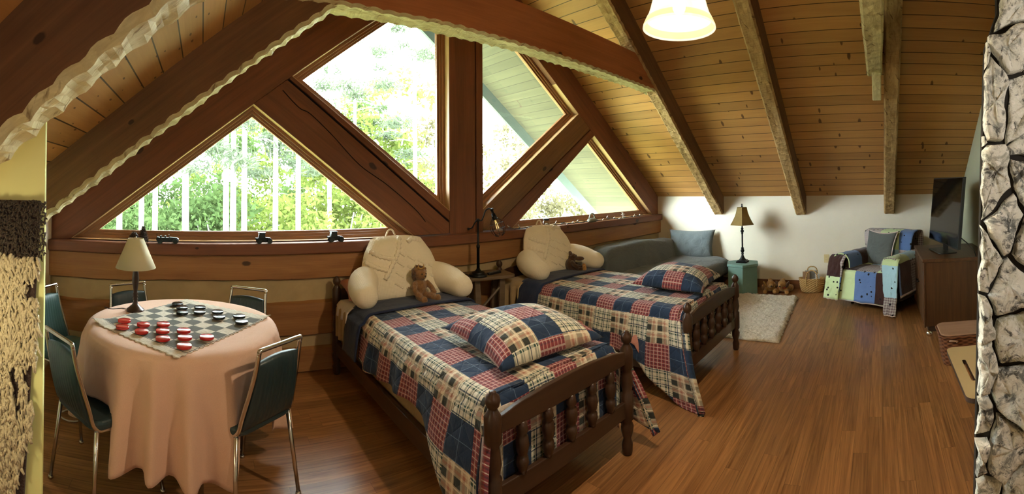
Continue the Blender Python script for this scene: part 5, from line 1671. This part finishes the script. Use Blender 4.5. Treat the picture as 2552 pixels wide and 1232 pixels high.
bm = newbm(); lathe(bm, [(.152, 2.178), (.150, 2.190), (.140, 2.212), (.127, 2.235), (.118, 2.262), (.112, 2.285), (.108, 2.30), (.090, 2.345), (.06, 2.38), (.03, 2.395)], 48, cap=False)
o = link('glass_shade', bm, M['alab'], pd, smooth=True); solid(o, .005, 0)
bm = newbm(); lathe(bm, [(.034, 2.39), (.034, 2.43), (.018, 2.45), (.007, 2.46), (.007, zl(1.62) - .03), (.05, zl(1.62) - .028), (.05, zl(1.62) + .01)], 20); link('stem', bm, M['black_metal'], pd, smooth=True)
M['bulb_lit'] = emis('lit_bulb', (1, .86, .62), 14.0)
bm = newbm(); lathe(bm, [(.004, 2.238), (.018, 2.245), (.027, 2.262), (.028, 2.28), (.018, 2.32), (.014, 2.36)], 20); link('bulb', bm, M['bulb_lit'], pd, smooth=True)
# ------------------------------------------------------------------ woods outside
bm = newbm()
def fg(a, b):
    x = -60 + 140 * a; y = 3.9 + 75 * b
    return Vector((x, y, -3.6 + .5 * nz(x * .07, y * .07) + .02 * max(0, y - 20)))
grid_sheet(bm, 50, 40, fg, lambda a, b: (a, b))
M['forest'] = plain('leaf_litter_ground', (.14, .15, .06), .95, var=.3, scale=1.5)
g = link('ground', bm, M['forest'], smooth=True); g['kind'] = 'structure'
M['bark'] = plain('pale_sunlit_bark', (.24, .22, .195), .9, var=.25, scale=4)
M['leafA'] = translucent('young_green_leaves', (0.077, 0.1, 0.025, 1), (0.104, 0.132, 0.03, 1), .5, .25, .6)
M['leafB'] = translucent('mid_green_leaves', (0.036, 0.057, 0.021, 1), (0.05, 0.077, 0.023, 1), .45, .3, .6)
M['leafC'] = translucent('grey_green_needles', (0.055, 0.068, 0.045, 1), (0.063, 0.081, 0.045, 1), .4, .25, .6)
M['leafD'] = translucent('bronze_green_leaves', (0.068, 0.061, 0.036, 1), (0.091, 0.081, 0.041, 1), .5, .25, .6)
def leaf_cloud(n, blobs, size, seed, needle=False):
    rn = random.Random(seed); bm = newbm()
    for k in range(n):
        c, r = rn.choice(blobs)
        while True:
            d = Vector((rn.uniform(-1, 1), rn.uniform(-1, 1), rn.uniform(-1, 1)))
            if d.length <= 1: break
        p = Vector(c) + Vector((d.x * r[0], d.y * r[1], d.z * r[2])) * (.55 + .45 * d.length)
        s = size * rn.uniform(.6, 1.35)
        nrm = Vector((rn.gauss(0, 1), rn.gauss(-.4, 1), rn.gauss(.5, 1))).normalized()
        u = nrm.orthogonal().normalized(); u.rotate(Matrix.Rotation(rn.uniform(0, 6.28), 3, nrm)); v = nrm.cross(u)
        wv = .18 if needle else .52
        a = [p - u * s * .5, p + v * s * wv * .5 + nrm * s * .08, p + u * s * .5, p - v * s * wv * .5 + nrm * s * .08]
        q = [bm.verts.new(z) for z in a]
        bm.faces.new(q)
    return bm
rb = random.Random(3)
def blobs_for(kind):
    B = []
    if kind == 'tall':                                  # tall pine: sparse tufts high on the trunk
        for k in range(16):
            z = 6.5 + 12 * k / 15; a = rb.uniform(0, 6.28); r = rb.uniform(.7, 1.9) * (1.15 - k / 20)
            B.append(((r * cos(a), r * sin(a), z + rb.uniform(-.4, .4)), (.8, .8, .28)))
    elif kind == 'bush':
        for k in range(22):
            a = rb.uniform(0, 6.28); r = rb.uniform(0, 1.7); B.append(((r * cos(a), r * sin(a), rb.uniform(.6, 4.6)), (.75, .75, .5)))
    else:                                               # broadleaf
        for k in range(30):
            a = rb.uniform(0, 6.28); z = rb.uniform(2.0, 8.6); r = rb.uniform(.2, 2.4) * (1 - abs(z - 5) / 7); B.append(((r * cos(a), r * sin(a), z), (.85, .85, .45)))
    return B
def tree(kind, leafmat, n, size, seed, label, h, tr, bl=None):
    t = thing('pine_tree' if kind == 'tall' else 'leafy_tree' if kind == 'broad' else 'leafy_shrub', label, 'tree' if kind != 'bush' else 'shrub', (0, 0, 0), 0, 'woods outside the windows')
    bm = newbm()
    pts = smoothpath([(0, 0, -.2), (.04 * nz(seed), .03, h * .3), (.10 * nz(seed + 2), .05 * nz(seed + 5), h * .65), (.05, .0, h)], 5)
    if kind == 'bush':
        for k in range(6):
            a = k * 1.05; tube(bm, smoothpath([(0, 0, -.2), (.3 * cos(a), .3 * sin(a), h * .4), (.8 * cos(a), .8 * sin(a), h * .85)], 4), [.03] * 5 + [.02] * 4, 6)
    else:
        tube(bm, pts, [tr * (1 - .6 * k / (len(pts) - 1)) for k in range(len(pts))], 12)
        rn = random.Random(seed)
        for k in range(14):
            z = h * rn.uniform(.35, .95); a = rn.uniform(0, 6.28); L_ = rn.uniform(.6, 1.7)
            tube(bm, [(0, 0, z), (L_ * .5 * cos(a), L_ * .5 * sin(a), z + .1), (L_ * cos(a), L_ * sin(a), z + .02)], [.03, .02, .008], 5)
    link('trunk', bm, M['bark'], t, smooth=True)
    link('foliage', leaf_cloud(n, blobs_for(kind), size, seed, kind == 'tall'), leafmat, t)
    return t
protos = {
    'pine': tree('tall', M['leafC'], 2600, .34, 1, 'p', 20, .115),
    'broadA': tree('broad', M['leafA'], 2600, .26, 2, 'p', 9, .09),
    'broadB': tree('broad', M['leafB'], 2600, .26, 3, 'p', 9, .10),
    'bushA': tree('bush', M['leafA'], 2200, .22, 4, 'p', 4, .05),
    'bushB': tree('bush', M['leafB'], 2200, .22, 5, 'p', 4, .05),
    'bronze': tree('broad', M['leafD'], 2400, .24, 6, 'p', 10, .10),
}
used = {}
LAB = {'pine': 'tall bare-trunked pine with sunlit trunk outside the windows', 'broadA': 'yellow-green leafy tree in the sunlit woods outside', 'broadB': 'darker green leafy tree in the woods outside',
       'bushA': 'low bright green thicket outside the large window', 'bushB': 'low dark green thicket outside the large window', 'bronze': 'bronze-leaved tree beside the roof overhang outside'}
SPOTS = [('pine', -2.69, 14), ('pine', -2.05, 14.4), ('pine', -1.55, 14), ('pine', -.50, 13.8), ('pine', .82, 14.2), ('pine', 1.03, 14.1), ('pine', 1.36, 13.8), ('pine', 2.42, 14.2), ('pine', 3.25, 14.2), ('pine', 5.2, 17), ('pine', 7.4, 20), ('pine', 11.2, 24), ('pine', -4.6, 19), ('pine', 8.6, 16),
         ('broadB', -5.2, 21), ('broadB', -3.2, 22), ('broadB', -1.4, 21), ('broadB', .4, 22), ('broadB', 2.0, 24), ('broadA', 3.1, 19.5), ('broadA', 5.4, 20), ('broadA', 7.6, 22), ('broadB', 9.9, 25), ('broadA', 12.5, 24), ('broadB', 16, 30), ('broadA', -.4, 27), ('broadB', 4.6, 27), ('broadA', 9.5, 19), ('broadB', -7, 27), ('broadB', 7.2, 30), ('broadB', -3.9, 29), ('broadB', 1.2, 30),
         ('bushB', -3.9, 17.5), ('bushB', -2.2, 17), ('bushB', -.9, 17.3), ('bushA', 2.3, 16.5), ('bushA', 3.9, 16), ('bushA', 5.6, 17), ('bushA', 7.2, 16), ('bushB', .7, 17), ('bushA', 8.9, 17), ('bushB', 10.8, 20), ('bushB', -5.5, 20),
         ('bronze', 13.5, 15.5), ('bronze', 17.5, 17), ('bronze', 16, 12.5), ('bronze', 21, 15), ('bronze', 11.5, 18)]
rt = random.Random(8)
for kind, x, y in SPOTS:
    z = -3.7 + .02 * max(0, y - 20)
    lab = LAB[kind]
    p = protos[kind]
    if kind not in used:
        used[kind] = 1; p['label'] = lab; p['group'] = {'pine': 'pines outside', 'broadA': 'yellow-green trees outside', 'broadB': 'dark green trees outside', 'bushA': 'bright thickets outside', 'bushB': 'dark thickets outside', 'bronze': 'bronze-leaved trees outside'}[kind]
        p.location = (x, y, z); p.rotation_euler.z = rt.uniform(0, 6)
    else:
        o = dup(p, (x, y, z), rt.uniform(0, 6)); s_ = rt.uniform(.92, 1.3) if kind != 'pine' else rt.uniform(.9, 1.12); o.scale = (s_, s_, s_)
SKY, SUN, PEND, FILL, SIDE, EXPO = 35.0, 10.0, 45.0, 8.0, 4.2, 0.92
# ------------------------------------------------------------------ camera, daylight and lamps
cd = bpy.data.cameras.new('camera'); cam = bpy.data.objects.new('camera', cd); COL.objects.link(cam)
F, PX, TA, TB, PY = 1073.2926, 503.7906, -0.0155, -0.0061, 453.5865
cd.type = 'PANO'; cd.panorama_type = 'CENTRAL_CYLINDRICAL'
cd.central_cylindrical_range_u_min = -PX / F; cd.central_cylindrical_range_u_max = (2552 - PX) / F
cd.central_cylindrical_range_v_min = -(1232 - PY) / F; cd.central_cylindrical_range_v_max = PY / F
cd.central_cylindrical_radius = 1.0
cd.clip_start = .05; cd.clip_end = 300
ca, sa, cb, sb = cos(TA), sin(TA), cos(TB), sin(TB)
Rx = Matrix(((1, 0, 0), (0, ca, -sa), (0, sa, ca))); Ry = Matrix(((cb, 0, -sb), (0, 1, 0), (sb, 0, cb)))
Bm = Matrix(((1, 0, 0), (0, 0, 1), (0, -1, 0)))
cam.matrix_world = (Bm @ Ry @ Rx).inverted().to_4x4(); cam.location = (0, 0, 1.5106)
SC.camera = cam

w = bpy.data.worlds.new('sky'); SC.world = w; w.use_nodes = True
bg = w.node_tree.nodes['Background']; bg.inputs[0].default_value = (.86, .94, 1.0, 1); bg.inputs[1].default_value = SKY

def light(name, kind, loc, power, color, **kw):
    l = bpy.data.lights.new(name, kind); l.energy = power; l.color = color
    for k_, v_ in kw.items(): setattr(l, k_, v_)
    o = bpy.data.objects.new(name, l); COL.objects.link(o); o.location = loc
    return o
s = light('sun', 'SUN', (0, -10, 20), SUN, (1, .96, .86), angle=.01)
s.rotation_euler = (radians(40), 0, radians(-12))
light('pendant_bulb_light', 'POINT', (1.62, .80, 2.222), PEND, (1, .80, .54), shadow_soft_size=.03)
light('side_lamp_light', 'POINT', (-.93, 1.12, 1.02), SIDE, (1, .84, .50), shadow_soft_size=.08)
light('stone_fill_light', 'POINT', (.48, -.80, 1.75), FILL, (1, .96, .88), shadow_soft_size=.12)  # unseen light added behind the camera to brighten the fieldstone

vs = SC.view_settings
vs.view_transform = 'Standard'; vs.look = 'None'; vs.gamma = 1; vs.use_curve_mapping = False; vs.exposure = EXPO
SC.cycles.max_bounces = 7; SC.cycles.diffuse_bounces = 4; SC.cycles.transparent_max_bounces = 12
SC.cycles.sample_clamp_indirect = 6.0
